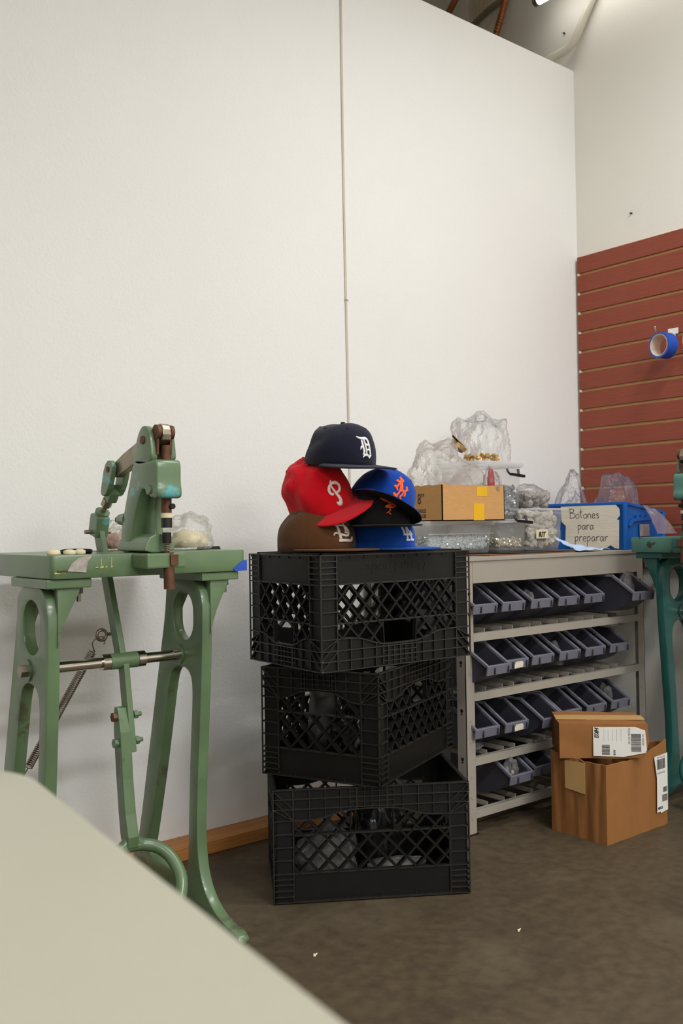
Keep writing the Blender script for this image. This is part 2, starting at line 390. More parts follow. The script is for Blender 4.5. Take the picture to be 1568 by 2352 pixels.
# tube hanging above the partition
t = thing('tube_light', 'bare lit fluorescent tube hanging above the partition top', 'light', (3.05, 2.44, 3.03))
MB().cyl((0, 0, 0), (0, -1.2, 0), 0.018, 16).build('tube', emission('bright_tube', (1.0, 0.98, 0.94), 7.0), t, smooth=True)
[MB().cyl((0, y_ + 0.02, 0), (0, y_, 0), 0.019, 16).build('end_cap', M_OLDST, t) for y_ in (0, -1.22)]
MB().bb(-0.03, 0.03, -1.22, 0.02, 0.035, 0.09).bb(-0.012, 0.012, 0.004, 0.02, 0.0, 0.04).bb(-0.012, 0.012, -1.22, -1.204, 0.0, 0.04).build('housing', M_WHITE, t)
for y in (-0.2, -1.0): MB().cyl((0, y, 0.09), (0, y, 0.57), 0.004, 6).build('hanger', M_OLDST, t)
# conduits over the partition top
def conduit(name, label, pts, r, m, corr=True, loc=(0, 0, 0)):
    t = thing(name, label, 'conduit', pts[0]); o = Vector(pts[0])
    P = catmull([Vector(p) - o for p in pts], 40 if corr else 8)
    rr = [r * (1 + (0.10 if (i % 4) < 2 else -0.06)) for i in range(len(P))] if corr else r
    MB().tube(P, rr, 12).build('sleeve', m, t, smooth=True)
    return t, P
conduit('flexible_conduit', 'copper coloured flexible conduit looping up over the partition edge', [(3.135, 2.84, 2.90), (3.135, 2.76, 3.02), (3.135, 2.705, 3.13), (3.135, 2.68, 3.22), (3.135, 2.685, 3.34), (3.135, 2.70, 3.59)], 0.014, M_COPPER)
conduit('flexible_conduit', 'pale grey flexible conduit arching over the partition edge', [(3.172, 3.13, 2.96), (3.172, 3.02, 3.12), (3.172, 2.85, 3.19), (3.172, 2.74, 3.205), (3.178, 2.715, 3.205)], 0.011, M_FLEX)
t, P = conduit('flexible_conduit', 'dark grey flexible conduit with a copper sleeve behind the partition', [(3.10, 3.22, 2.95), (3.10, 3.08, 3.16), (3.10, 2.92, 3.32), (3.10, 2.84, 3.59)], 0.011, M_DARK)
MB().tube(P[40:100], 0.0145, 12).build('copper_sleeve', M_COPPER, t, smooth=True)
t = thing('junction_box', 'grey and red electrical box above the partition edge', 'box', (3.10, 3.36, 3.10))
MB().bb(-0.05, 0.05, -0.06, 0.06, 0, 0.12).build('body', M_GREY, t, bevel=0.006); MB().bb(-0.055, -0.05, -0.03, 0.03, 0.02, 0.06).build('red_cover', M_RED, t)
MB().bb(0.05, 0.09, -0.02, 0.02, 0.04, 0.08).build('mount', M_GREY, t)
t = thing('painted_pipe', 'stained white painted pipe bending up along the right wall corner', 'pipe', (3.13, 2.56, 2.72))
MB().tube(catmull([(-0.0, 0.0, 0), (0.0, -0.07, 0.09), (0.025, -0.17, 0.12), (0.034, -0.215, 0.155), (0.037, -0.255, 0.22), (0.037, -0.31, 0.30), (0.037, -0.42, 0.46), (0.037, -0.52, 0.64), (0.037, -0.60, 0.87)], 8), 0.0165, 14).build('tube', M_PIPE, t, smooth=True)
MB().bb(0.03, 0.06, -0.46, -0.43, 0.44, 0.50).build('strap', M_OLDST, t)

# ------------------------------------------------------------------ slatted wall panel on the right wall
sw = thing('slatwall_panel', 'cherry red slatted display panel fixed to the right wall', 'wall panel', (XW, 1.77, 0.724))
MB().bb(-0.009, -0.0005, -0.597, 0.597, 0, 1.257).build('backing_board', M_MDF, sw)
edges = [1.981 - 0.724] + [1.910 - 0.0788 * k - 0.724 for k in range(15)]
sl = {}
for k, zt in enumerate(edges):
    zb = edges[k + 1] + 0.0055 if k + 1 < len(edges) else 0.0
    zt2 = zt if k == 0 else zt - 0.0055
    h = round(zt2 - zb, 4)
    if h not in sl: sl[h] = MB().bb(-0.020, -0.009, -0.597, 0.597, -h / 2, h / 2).mesh('slat', 0.001, 1)
    obj('slat', sl[h], M_SLAT, sw, loc=(0, 0, (zt2 + zb) / 2))
plug = MB().bb(-0.019, -0.009, 0.588, 0.597, -0.005, 0.005).mesh('p')
for z in edges[1:]: obj('end_plug', plug, M_OLDP, sw, loc=(0, 0, z))
# tape roll on a peg
hk = thing('display_hook', 'steel peg hook with white bracket on the slatted panel', 'hook', (3.17, 1.965, 1.603))
MB().bb(-0.004, 0, -0.045, -0.005, -0.006, 0.016).bb(-0.004, 0, -0.034, -0.016, -0.040, -0.006).build('bracket', M_WHITE, hk)
MB().tube(catmull([(-0.002, -0.025, -0.008), (-0.05, -0.0245, -0.011), (-0.10, -0.024, -0.011), (-0.112, -0.024, -0.006), (-0.118, -0.024, 0.010)], 5), 0.003, 8).build('peg', M_STEEL, hk, smooth=True)
tp = thing('tape_roll', 'roll of blue masking tape hanging on the steel peg', 'tape', (3.105, 1.942, 1.5485), (0, 0, -0.18))
MB().lathe([(0.0405, -0.024), (0.0475, -0.024), (0.0475, 0.024), (0.0405, 0.024)], axis='X', seg=48, closed=True).build('tape', M_BLUET, tp, auto=40)
MB().lathe([(0.0385, -0.0245), (0.0405, -0.0245), (0.0405, 0.0245), (0.0385, 0.0245)], axis='X', seg=48, closed=True).build('cardboard_core', mat('core_card', (222, 204, 184), 0.8, col2=(190, 110, 90), th=0.66, c2scale=60), tp, auto=40)
for i, (y, z0, z1) in enumerate(((1.897, 1.53, 1.60), (1.893, 1.45, 1.53))):
    t = thing('plastic_fastener', ('thin clear plastic thread hanging by the tape roll, upper one', 'thin clear plastic thread below the tape roll, lower one')[i], 'thread', (3.166, y, z0))
    MB().tube([(0, 0, 0), (-0.002, 0.002, (z1 - z0) / 2), (0, 0, z1 - z0)], 0.0008, 5).build('thread', M_WHITE, t)
    MB().tube([(-0.001, -0.004, 0), (0.0, 0.004, 0.004)], 0.0010, 5).build('bar', M_WHITE, t)

# ------------------------------------------------------------------ foreground table
tb = thing('work_table', 'large cream white table with rounded corner, standing before the presses', 'table', (-0.5, 0.05, 0))
def rrect(x0, x1, y0, y1, r, n=8):
    out = []
    for cx, cy, a in ((x1 - r, y1 - r, 0), (x0 + r, y1 - r, 90), (x0 + r, y0 + r, 180), (x1 - r, y0 + r, 270)):
        for k in range(n + 1):
            an = math.radians(a + 90 * k / n); out.append((cx + r * math.cos(an), cy + r * math.sin(an)))
    return out
def skew(u, v, w): return (u + 0.105 * (v - 0.55), v, w + 0.726)
obj('table_top', plate_mesh('top', rrect(-0.6, 0.734, -0.75, 0.628, 0.070, 12), (), 0.028, 0.006, skew), M_WHITET, tb, smooth=False)
autosmooth(tb.children[0], 40)
for x, y in ((-0.5, -0.65), (0.55, -0.65), (-0.5, 0.5), (0.55, 0.5)):
    MB().cyl((x, y, 0), (x, y, 0.712), 0.022, 16).build('leg', M_OLDST, tb, smooth=False)
[MB().bb(-0.5, 0.55, y_, y_ + 0.03, 0.66, 0.712).build('apron', M_OLDST, tb) for y_ in (-0.66, 0.48)]

# ================================================================== foot presses
def hexnut(mb, c, axis, r, h):
    c = Vector(c); a = Vector(axis).normalized(); mb.cyl(c - a * h / 2, c + a * h / 2, r, 6); return mb
def press(name, label, loc, rz, sx, m, mh, extras):
    t = thing(name, label, 'press', loc, (0, 0, rz))
    def p(X, Y, Z): return Vector((sx * (X - 0.977), Y - 1.85, Z))
    def yz(X0): return lambda u, v, w: p(X0 + w, u, v)
    # table slab with the slot for the lever
    so = rrect(0.745, 1.211, 1.85, 2.262, 0.012, 4); sh = rrect(0.945, 0.985, 2.00, 2.16, 0.015, 4)
    sl = obj('table_slab', plate_mesh('slab', so, [sh], 0.049, 0.003, lambda u, v, w: p(u, v, 0.8275 + w)), m if extras else mh, t); autosmooth(sl, 40)
    # cast end frames
    out = [(1.868, .79), (1.872, .62), (1.893, .40), (1.908, .24), (1.905, .15), (1.885, .090), (1.845, .052), (1.80, .034), (1.735, .026), (1.733, 0), (1.80, 0), (1.89, .028), (1.97, .045), (2.06, .046), (2.14, .032), (2.20, .004), (2.225, 0), (2.272, 0), (2.272, .02), (2.24, .055), (2.205, .11), (2.185, .17), (2.13, .38), (2.072, .60), (2.045, .70), (2.035, .79)]
    arch = [(1.945, .21), (1.932, .40), (1.918, .53), (1.928, .57), (1.965, .583), (2.005, .575), (2.025, .55), (2.05, .45), (2.09, .30), (2.135, .15), (2.15, .11), (2.12, .09), (2.04, .092), (1.975, .088), (1.95, .11)]
    slot = rrect(1.913, 2.004, .642, .757, .045, 8)
    for X in (0.745, 1.105):
        f = obj('end_frame', plate_mesh('frame', chaikin(out, 2), [chaikin(arch, 2), slot], 0.027, 0.003, yz(X + 0.0135)), m, t); autosmooth(f, 40)
        MB().prism([(1.858, 0.7835), (2.06, 0.7835), (2.06, 0.8025), (1.858, 0.8025)], yz(X - 0.006), 0, 0.097).build('mounting_pad', m, f, bevel=0.003)
        fl = [(0.020, .785), (0.070, .785), (0.066, .770), (0.052, .746), (0.038, .718), (0.028, .690), (0.020, .660)]
        for y0, y1 in ((1.8665, 1.888), (2.02, 2.04)):
            g = MB().prism(fl, lambda u, v, w: p(X + u, w, v), y0, y1).build('gusset', m, f, bevel=0.003); autosmooth(g, 50)
        for dx, yy in ((0.082, 1.905), (0.082, 2.00)):
            nb = MB(); hexnut(nb, p(X + dx, yy, 0.776), (0, 0, 1), 0.009, 0.014); nb.cyl(p(X + dx, yy, 0.752), p(X + dx, yy, 0.772), 0.0045, 10); nb.build('bolt', M_OLDST, f)
        bo = MB(); bo.cyl(p(X - 0.004, 1.98, .607), p(X + 0.03, 1.98, .607), 0.024, 20).build('boss', m, f, auto=40)
        bn = MB(); hexnut(bn, p(X - 0.011, 1.98, .607), (1, 0, 0), 0.0135, 0.014); bn.build('bolt', M_OLDST, f)
    # pivot shaft and foot lever
    MB().cyl(p(0.772, 1.98, .607), p(1.105, 1.98, .607), 0.0122, 24).build('shaft', M_STEEL, t, auto=40)
    for x0, x1 in ((0.910, 0.928), (0.996, 1.014)): MB().cyl(p(x0, 1.98, .607), p(x1, 1.98, .607), 0.0185, 24).build('collar', M_STEEL, t, auto=40)
    lv = MB().cyl(p(0.929, 1.98, .607), p(0.995, 1.98, .607), 0.0185, 24).build('lever_boss', m, t, auto=40)
    MB().bar(p(.962, 2.098, .905), p(.962, 1.988, .612), 0.014, 0.032, (0, 1, 0)).build('lever_bar', m, t, bevel=0.002)
    MB().bar(p(.962, 1.975, .60), p(.968, 1.955, .405), 0.014, 0.030, (0, 1, 0)).build('lever_strap', m, t, bevel=0.002)
    MB().prism(chaikin([(1.988, .508), (1.952, .504), (1.934, .30), (1.908, .205), (1.950, .198), (1.968, .30)], 1), lambda u, v, w: p(.950 + w, u - 0.004, v), -0.013, 0.013).build('pedal_stem', m, t, bevel=0.003)
    for zz, mm in ((.485, M_RUST), (.428, m)):
        b = MB(); hexnut(b, p(.934, 1.965 - (0.485 - zz) * 0.1, zz), (1, 0, 0), 0.0105, 0.012); b.build('bolt', mm, t)
        b = MB(); hexnut(b, p(.984, 1.965 - (0.485 - zz) * 0.1, zz), (1, 0, 0), 0.0095, 0.010); b.cyl(p(.985, 1.965 - (0.485 - zz) * 0.1, zz), p(.998, 1.965 - (0.485 - zz) * 0.1, zz), 0.005, 10); b.build('nut', m, t)
    lp = catmull([p(*q) for q in [(.955, 1.930, .205), (.998, 1.920, .199), (1.026, 1.892, .178), (1.034, 1.855, .138), (1.016, 1.832, .100), (.975, 1.822, .084), (.925, 1.822, .084), (.884, 1.832, .100), (.866, 1.855, .138), (.874, 1.892, .178), (.908, 1.920, .199)]], 6, True)
    MB().tube(lp, 0.0138, 12, True).build('pedal_loop', m, t, smooth=True)
    for s_ in (-1, 1): MB().tube(catmull([p(.953, 1.934, .250), p(.953 + s_ * .006, 1.930, .222), p(.953 + s_ * .026, 1.926, .204), p(.953 + s_ * .05, 1.918, .197)], 4), [0.010 + 0.004 * k_ / 12 for k_ in range(13)], 10).build('pedal_yoke', m, t, smooth=True)
    # return spring
    a = p(.945, 2.052, .66); b = p(.80, 2.13, .366); d = b - a; s0 = a + d * 0.13; L_ = d.length * 0.87
    q = Vector((0, 0, 1)).rotation_difference(d.normalized()); n = 62 * 10
    MB().tube([s0 + q @ Vector((0.0085 * math.cos(i * 2 * PI / 10), 0.0085 * math.sin(i * 2 * PI / 10), L_ * i / n)) for i in range(n)], 0.0017, 5).build('spring', M_OLDST, t, smooth=True)
    MB().tube(catmull([s0 + Vector((0.006, 0, 0)), s0 - d * 0.06 + Vector((-0.01 * sx, 0, 0.004)), a + Vector((-0.006 * sx, 0, -0.004)), a + Vector((0.008 * sx, 0, -0.008)), a + Vector((0.006 * sx, 0, -0.022))], 5), 0.0017, 6).build('spring_hook', M_OLDST, t, smooth=True)
    MB().tube([a + Vector((0.012 * math.cos(k * PI / 8) * sx, 0, 0.012 * math.sin(k * PI / 8))) for k in range(16)], 0.004, 8, True).build('eye', M_OLDST, t, smooth=True)
    MB().cyl(a + Vector((0.012 * sx, 0, 0)), p(.980, 2.03, .665), 0.004, 8).build('eye_bolt', M_OLDST, t)
    MB().tube([b, b + d * 0.1, p(.772, 2.165, .30)], 0.0015, 6).build('spring_wire', M_OLDST, t)
    # head
    X = 0.970; XR = 0.978; YR = 1.797
    hd = chaikin([(1.945, .851), (1.937, .90), (1.922, .945), (1.900, .995), (1.880, 1.04), (1.868, 1.056), (1.83, 1.052), (1.79, 1.048), (1.768, 1.048), (1.770, 1.0), (1.765, .985), (1.767, .967), (1.785, .966), (1.803, .97), (1.818, .984), (1.835, .988), (1.852, .97), (1.880, .91), (1.892, .875), (1.892, .851)], 2)
    h = obj('head_casting', plate_mesh('head', hd, (), 0.060, 0.006, yz(X)), mh, t); autosmooth(h, 45)
    wb = obj('head_web', plate_mesh('web', chaikin([(1.905, .851), (1.89, 1.0), (1.83, .99), (1.838, .94), (1.836, .89), (1.82, .865), (1.80, .851)], 1), (), 0.022, 0.003, yz(X + 0.010)), mh, t); autosmooth(wb, 45)
    MB().prism(chaikin([(-0.036, .8525), (-0.034, .868), (-0.02, .892), (0.02, .892), (0.034, .868), (0.036, .8525)], 1), lambda u, v, w: p(X + u, w, v), 1.812, 1.945).build('head_foot', mh, t, bevel=0.003)
    ear = chaikin([(1.878, 1.040), (1.864, 1.082), (1.846, 1.114), (1.822, 1.126), (1.800, 1.108), (1.792, 1.075), (1.790, 1.040)], 2)
    for dx in (-0.022, 0.022):
        e = obj('ear', plate_mesh('ear', ear, (), 0.016, 0.003, yz(X + dx)), mh, h); autosmooth(e, 45)
        MB().cyl(p(X + dx - 0.011, 1.826, 1.092), p(X + dx + 0.011, 1.826, 1.092), 0.009, 14).build('pivot_pin', M_RUST, h, auto=40)
    MB().cyl(p(X - 0.034, 1.800, .985), p(X - 0.024, 1.800, .985), 0.010, 14).build('oil_boss', mh, h, auto=40)
    MB().cyl(p(X - 0.016, 1.925, .925), p(X - 0.016, 1.965, .925), 0.016, 14, 0.012).build('rear_boss', mh, h, auto=40)
    MB().cyl(p(X - 0.016, 1.965, .925), p(X - 0.016, 1.980, .925), 0.008, 6).build('rear_screw', M_RUST, h)
    MB().prism(chaikin([(1.778, 1.084), (1.773, 1.107), (1.785, 1.127), (1.808, 1.120), (2.012, 1.058), (2.027, 1.036), (2.014, 1.022), (1.995, 1.024)], 1), yz(X), -0.010, 0.010).build('top_lever', M_OLDST, t, bevel=0.002)
    for dx in (-0.0155, 0.0155): MB().cyl(p(X + dx - 0.004, 1.791, 1.107), p(X + dx + 0.004, 1.791, 1.107), 0.0155, 18).build('link_cheek', M_RUST, t, auto=40)
    for dx in (-0.0155, 0.0155): MB().bar(p(X + dx, 1.792, 1.105), p(X + dx, 1.797, 1.060), 0.006, 0.016, (0, 1, 0)).build('link_bar', M_RUST, t, bevel=0.001)
    MB().cyl(p(XR, YR, .935), p(XR, YR, 1.080), 0.011, 18).build('ram', M_RUST, t, auto=40)
    MB().cyl(p(XR + 0.006, YR - 0.018, .950), p(XR + 0.006, YR - 0.008, .950), 0.006, 12).build('set_screw', M_DARK, t)
    MB().cyl(p(XR, YR, .926), p(XR, YR, .936), 0.0125, 18).build('die_washer', M_CREAM, t, auto=40)
    MB().cyl(p(XR, YR, .905), p(XR, YR, .926), 0.0115, 18).build('upper_die', M_BLACK, t, auto=40)
    MB().bb(*sorted((sx * (0.922 - .977), sx * (1.014 - .977))), 1.778 - 1.85, 1.8495 - 1.85, .820, .8515).build('die_lug', m, t, bevel=0.004)
    MB().cyl(p(XR, YR, .872), p(XR, YR, .895), 0.0095, 16).build('lower_die', M_DARK, t, auto=40)
    n = 60; MB().tube([p(XR, YR, 0.853) + Vector((0.0065 * math.cos(i * 2 * PI / 12), 0.0065 * math.sin(i * 2 * PI / 12), 0.019 * i / n)) for i in range(n)], 0.0013, 5).build('die_spring', M_OLDST, t, smooth=True)
    MB().cyl(p(XR, YR - 0.008, .775), p(XR, YR - 0.008, .853), 0.0115, 16).build('die_post', M_RUST, t, auto=40)
    MB().bb(*sorted((sx * (XR - 0.004 - .977), sx * (XR + 0.014 - .977))), 1.773 - 1.85, 1.779 - 1.85, .826, .848).build('clamp_plate', M_RUST, t)
    # clevis, turnbuckle and yoke between lever and rod
    for dx in (-0.017, 0.017):
        MB().prism(chaikin([(1.990, 1.05), (2.010, 1.064), (2.033, 1.05), (2.048, 1.01), (2.055, .985), (2.035, .978), (2.010, 1.0), (1.995, 1.03)], 1), yz(X + dx), -0.006, 0.006).build('clevis_cheek', mh, t, bevel=0.002)
        MB().cyl(p(X + dx - 0.008, 2.013, 1.04), p(X + dx + 0.008, 2.013, 1.04), 0.0065, 12).build('clevis_pin', M_RUST, t)
    MB().bar(p(X, 2.036, .998), p(X, 2.056, .975), 0.036, 0.024, (1, 0, 0)).build('clevis_body', mh, t, bevel=0.004)
    MB().cyl(p(X, 2.050, .985), p(X - 0.004, 2.086, .942), 0.006, 12).build('threaded_rod', M_OLDST, t, auto=40)
    MB().cyl(p(X - 0.001, 2.059, .974), p(X - 0.002, 2.071, .959), 0.0125, 6).build('lock_nut', M_OLDST, t)
    MB().cyl(p(X - 0.004, 2.083, .946), p(X - 0.005, 2.094, .932), 0.017, 20).build('yoke_collar', mh, t, auto=40)
    MB().bar(p(X - 0.006, 2.092, .938), p(X - 0.008, 2.105, .888), 0.044, 0.032, (1, 0, 0)).build('yoke', mh, t, bevel=0.005)
    MB().cyl(p(X - 0.040, 2.104, .898), p(X + 0.024, 2.104, .898), 0.005, 10).build('cotter_pin', M_OLDST, t)
    if extras:
        MB().prism([(0.779, .819), (0.786, .832), (0.801, .845), (0.833, .852), (0.83, .845), (0.823, .838), (0.819, .815)], lambda u, v, w: p(u, w, v), 1.8475, 1.8498).build('duct_tape_patch', mat('duct_tape', (168, 160, 152), 0.35, 0.3, var=0.25, scale=60, bump=0.5, bscale=60), t)
        MB().prism([(1.176, .808), (1.200, .826), (1.2125, .828), (1.2125, .8035), (1.18, .8035)], lambda u, v, w: p(u, w, v), 1.8475, 1.8498).build('blue_tape_patch', M_BLUET, t)
        for u_, z_, w_, h_ in ((0.752, .816, .012, .004), (0.840, .8245, .006, .003), (0.850, .8245, .008, .005), (0.862, .825, .004, .003), (0.874, .825, .004, .004), (0.852, .834, .0015, .020), (0.875, .836, .0015, .022), (0.765, .817, .010, .003)):
            MB().prism([(u_, z_ - h_ / 2), (u_ + w_, z_ - h_ / 3), (u_ + w_, z_ + h_ / 2), (u_, z_ + h_ / 3)], lambda u, v, w: p(u, w, v), 1.8485, 1.8498).build('paint_splash', mat('yellow_paint', (196, 186, 92), 0.6, var=0.1), t)
        MB().prism([(0.757, .8165), (0.779, .817), (0.779, .8215), (0.757, .8205)], lambda u, v, w: p(u, w, v), 1.8485, 1.8498).build('rust_streak', M_RUST, t)
        MB().prism([(1.960, .607), (1.960, .655), (1.985, .66), (1.985, .607)], yz(0.777), 0, 0.010).build('wedge', M_CREAM, t)
        MB().tube([p(1.17, 2.0, .853), p(1.218, 1.98, .8535), p(1.222, 1.97, .83), p(1.216, 1.965, .79)], 0.006, 6).build('strap', M_BLACK, t)
    return t
press('foot_press', 'green enamelled cast iron foot press against the white wall', (0.977, 1.85, 0), 0, 1, M_GREEN, M_GREENH, True)
press('foot_press', 'worn teal cast iron foot press beside the brown cartons', (2.70, 1.593, 0), -PI / 2, -1, M_TEAL, M_TEALH, False)

# things lying on the green press
t = thing('foil_tin', 'small round dark tin lid lying on the green press table', 'tin', (0.84, 1.945, 0.852), (math.radians(-4), math.radians(2), 0))
MB().lathe([(0.031, 0.0005), (0.034, 0.003), (0.034, 0.008), (0.031, 0.009)], seg=36).build('lid', M_DARK, t, auto=40)
MB().cyl((0, 0, 0.009), (0, 0, 0.0098), 0.025, 30).build('paper_disc', M_CREAM, t); MB().cyl((0.004, 0, 0.0098), (0.004, 0, 0.0102), 0.008, 16).build('red_seal', M_RED, t)
for i, (x, y, r, lb) in enumerate(((0.765, 1.885, 0.014, 'single round cream foam pad on the slab corner'), (0.795, 1.875, 0.013, 'cream foam pad beside the dark tin lid'), (0.822, 1.885, 0.012, 'cream foam pad touching its neighbour near the tin lid'))):
    t = thing('foam_pad', lb, 'foam pad', (x, y, 0.852), (0, 0, i), 'foam pads on the green press')
    MB().lathe([(r * 0.9, 0), (r, 0.003), (r * 0.96, 0.008), (r * 0.4, 0.011)], seg=20).build('pad', M_CREAM, t, smooth=True)
def bag(name, label, loc, size, seed, m, rz=0, content=None, cat='plastic bag', **kw):
    t = thing(name, label, cat, loc, (0, 0, rz)); obj('film', blob_mesh('film', size, seed, **kw), m, t)
    if content:
        for (nm, cs, cl, cm, sd) in content: obj(nm, blob_mesh(nm, cs, sd, sub=3, fine=0.16), cm, t, loc=cl)
    return t
bag('plastic_bag', 'clear bag of cream foam pieces on the green press table', (1.140, 1.990, 0.853), (0.150, 0.13, 0.092), 3, F_BAGM, 0.3, [('foam_pieces', (0.105, 0.09, 0.046), (0, 0, 0.004), M_CREAM, 8)])
bag('plastic_bag', 'small bag of pink and cream pieces behind the press head', (1.045, 2.165, 0.853), (0.10, 0.08, 0.075), 5, F_BAG, 0, [('cream_pieces', (0.05, 0.05, 0.06), (0.02, 0, 0.005), M_CREAM, 2), ('pink_pieces', (0.06, 0.06, 0.04), (-0.015, -0.005, 0.003), mat('dusty_pink', (176, 140, 128), 0.6, var=0.2, scale=80), 9)])

# ================================================================== milk crates
CL, CW, CH = 0.480, 0.331, 0.275
def crate_parts():
    """meshes of one crate, upright, origin at the centre of its base"""
    P = []
    def side(S, n, off, ud):
        """S length, n outward normal, off distance of the outer face, ud direction of u"""
        n = Vector(n); ud = Vector(ud)
        def f(u, z, d): return n * (off - d) + ud * u + Vector((0, 0, z))      # d = depth below the outer face
        M3 = Matrix((ud, n, Vector((0, 0, 1)))).transposed()
        def bx(mb, u0, u1, z0, z1, d0, d1): mb.box(f((u0 + u1) / 2, (z0 + z1) / 2, (d0 + d1) / 2), (abs(u1 - u0), abs(d1 - d0), abs(z1 - z0)), M3)
        h = S / 2 - 0.050; hw = 0.054 if S > 0.4 else 0.048
        arch = lambda u: 0.199 + 0.022 * math.exp(-(u / (0.105 if S > 0.4 else 0.075)) ** 4)
        pn = MB()
        bx(pn, -h - .004, h + .004, 0.004, 0.074, 0.006, 0.011)               # plain lower band
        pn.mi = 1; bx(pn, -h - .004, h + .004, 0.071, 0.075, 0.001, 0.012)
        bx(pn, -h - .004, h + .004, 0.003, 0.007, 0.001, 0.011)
        k = int(2 * h / 0.04)
        for i in range(k + 1):
            u = -h + 2 * h * i / k; bx(pn, u - .0008, u + .0008, 0.003, 0.013, 0.002, 0.008)
        P.append(('lower_band', pn.mesh('lower_band'), None)); pn = MB()
        N = 40                                                               # arched upper band with its lower rib
        for i in range(N):
            u0 = -h - .004 + (2 * h + .008) * i / N; u1 = -h - .004 + (2 * h + .008) * (i + 1) / N; um = (u0 + u1) / 2
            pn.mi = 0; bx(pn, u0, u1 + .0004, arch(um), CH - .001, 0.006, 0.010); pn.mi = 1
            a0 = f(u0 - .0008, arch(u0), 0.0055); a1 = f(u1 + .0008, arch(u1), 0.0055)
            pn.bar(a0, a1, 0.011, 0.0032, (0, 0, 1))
        for z in (0.226, 0.250, 0.2725): bx(pn, -h - .004, h + .004, z - .0014, z + .0014, 0.0, 0.008)
        for z in (0.238, 0.262): bx(pn, -hw, hw, z - .001, z + .001, 0.002, 0.008)
        k = int(2 * h / 0.036)
        for i in range(k + 1):
            u = -h + 2 * h * i / k; bx(pn, u - .0011, u + .0011, arch(u), CH - .001, 0.001, 0.008)
        for i in range(7):
            u = -hw + 2 * hw * i / 6; bx(pn, u - .0009, u + .0009, arch(u), CH - .001, 0.002, 0.008)
        P.append(('upper_band', pn.mesh('upper_band'), None))
        # open lattice
        lt = MB(); zt = 0.164
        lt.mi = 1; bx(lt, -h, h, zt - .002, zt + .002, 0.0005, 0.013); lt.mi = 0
        for s in (-1, 1): lt.bar(f(s * hw, zt, .0065), f(s * hw * 0.93, arch(hw) + .004, .0065), 0.003, 0.012, n); bx(lt, s * h - .002, s * h + .002, 0.074, arch(h), 0.002, 0.013)
        def inside(u, z):
            if abs(u) > h or z < 0.074 or z > arch(u): return False
            if abs(u) < hw and z > zt: return False
            return True
        pitch = 0.0475; sl = 1.05
        cnt = int((S + 0.4) / pitch) + 4
        for s in (-1, 1):
            for i in range(-cnt, cnt):
                u0 = i * pitch + 0.012
                run = None; last = None; j = 0
                zz = 0.074
                while zz <= 0.2235:
                    u = u0 + s * (zz - 0.074) / sl
                    if inside(u, zz):
                        if run is None: run = (u, zz)
                        last = (u, zz)
                    elif run is not None:
                        if last[1] - run[1] > 0.006: lt.bar(f(run[0], run[1], .007), f(last[0], last[1], .007), 0.0052, 0.0150, n)
                        run = None
                    zz += 0.001
                if run is not None and last[1] - run[1] > 0.006: lt.bar(f(run[0], run[1], .007), f(last[0], last[1], .007), 0.0052, 0.0150, n)
        P.append(('lattice', lt.mesh('lattice'), len(P) - 1))
    side(CL, (0, -1, 0), CW / 2, (1, 0, 0)); side(CL, (0, 1, 0), CW / 2, (-1, 0, 0))
    side(CW, (1, 0, 0), CL / 2, (0, 1, 0)); side(CW, (-1, 0, 0), CL / 2, (0, -1, 0))
    for sx in (-1, 1):
        for sy in (-1, 1):
            c = MB(); w = 0.050
            ex = sx * (CL / 2 - 0.006); ey = sy * (CW / 2 - 0.006)
            c.bb(ex, ex - sx * (w - .004), ey, ey - sy * 0.004, 0.004, CH - .001); c.bb(ex, ex - sx * 0.004, ey, ey - sy * (w - .004), 0.004, CH - .001)
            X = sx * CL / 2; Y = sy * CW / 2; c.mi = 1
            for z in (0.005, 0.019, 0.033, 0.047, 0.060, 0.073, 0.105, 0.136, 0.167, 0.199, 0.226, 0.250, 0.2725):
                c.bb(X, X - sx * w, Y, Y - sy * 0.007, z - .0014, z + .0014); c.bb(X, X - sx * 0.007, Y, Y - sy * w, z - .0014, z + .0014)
            c.bb(X, X - sx * .003, Y, Y - sy * .003, 0.004, CH - .001)
            for (a0, a1) in (((w, .199), (0, .226)), ((w, .226), (0, .272)), ((w, .199), (0, .250))):
                c.bar((X - sx * a0[0], Y - sy * .003, a0[1]), (X - sx * a1[0], Y - sy * .003, a1[1]), .0022, .006, (0, 1, 0))
                c.bar((X - sx * .003, Y - sy * a0[0], a0[1]), (X - sx * .003, Y - sy * a1[0], a1[1]), .0022, .006, (1, 0, 0))
            c.bb(X - sx * w, X - sx * (w - .003), Y - sy * .001, Y - sy * .010, 0.004, CH - .001); c.bb(X - sx * .001, X - sx * .010, Y - sy * w, Y - sy * (w - .003), 0.004, CH - .001)
            P.append(('corner_post', c.mesh('corner_post'), None))
    b = MB(); a = CL / 2 - 0.016; d = CW / 2 - 0.016
    for s in (-1, 1):
        b.bb(-a, a, s * d, s * (d - .010), 0.0, 0.012); b.bb(s * a, s * (a - .010), -d, d, 0.0, 0.012)
        b.bb(-a - .012, a + .012, s * (d + .012), s * (d - .004), 0.007, 0.011); b.bb(s * (a + .012), s * (a - .004), -d - .012, d + .012, 0.007, 0.011)
    for i in range(1, 13): x = -a + 2 * a * i / 13; b.bb(x - .0025, x + .0025, -d, d, 0.001, 0.010)
    for i in range(1, 9): y = -d + 2 * d * i / 9; b.bb(-a, a, y - .0025, y + .0025, 0.001, 0.010)
    b.bb(-0.09, 0.09, -0.06, 0.06, 0.002, 0.009)
    P.append(('floor_grid', b.mesh('floor_grid'), None))
    return P
CP = crate_parts()
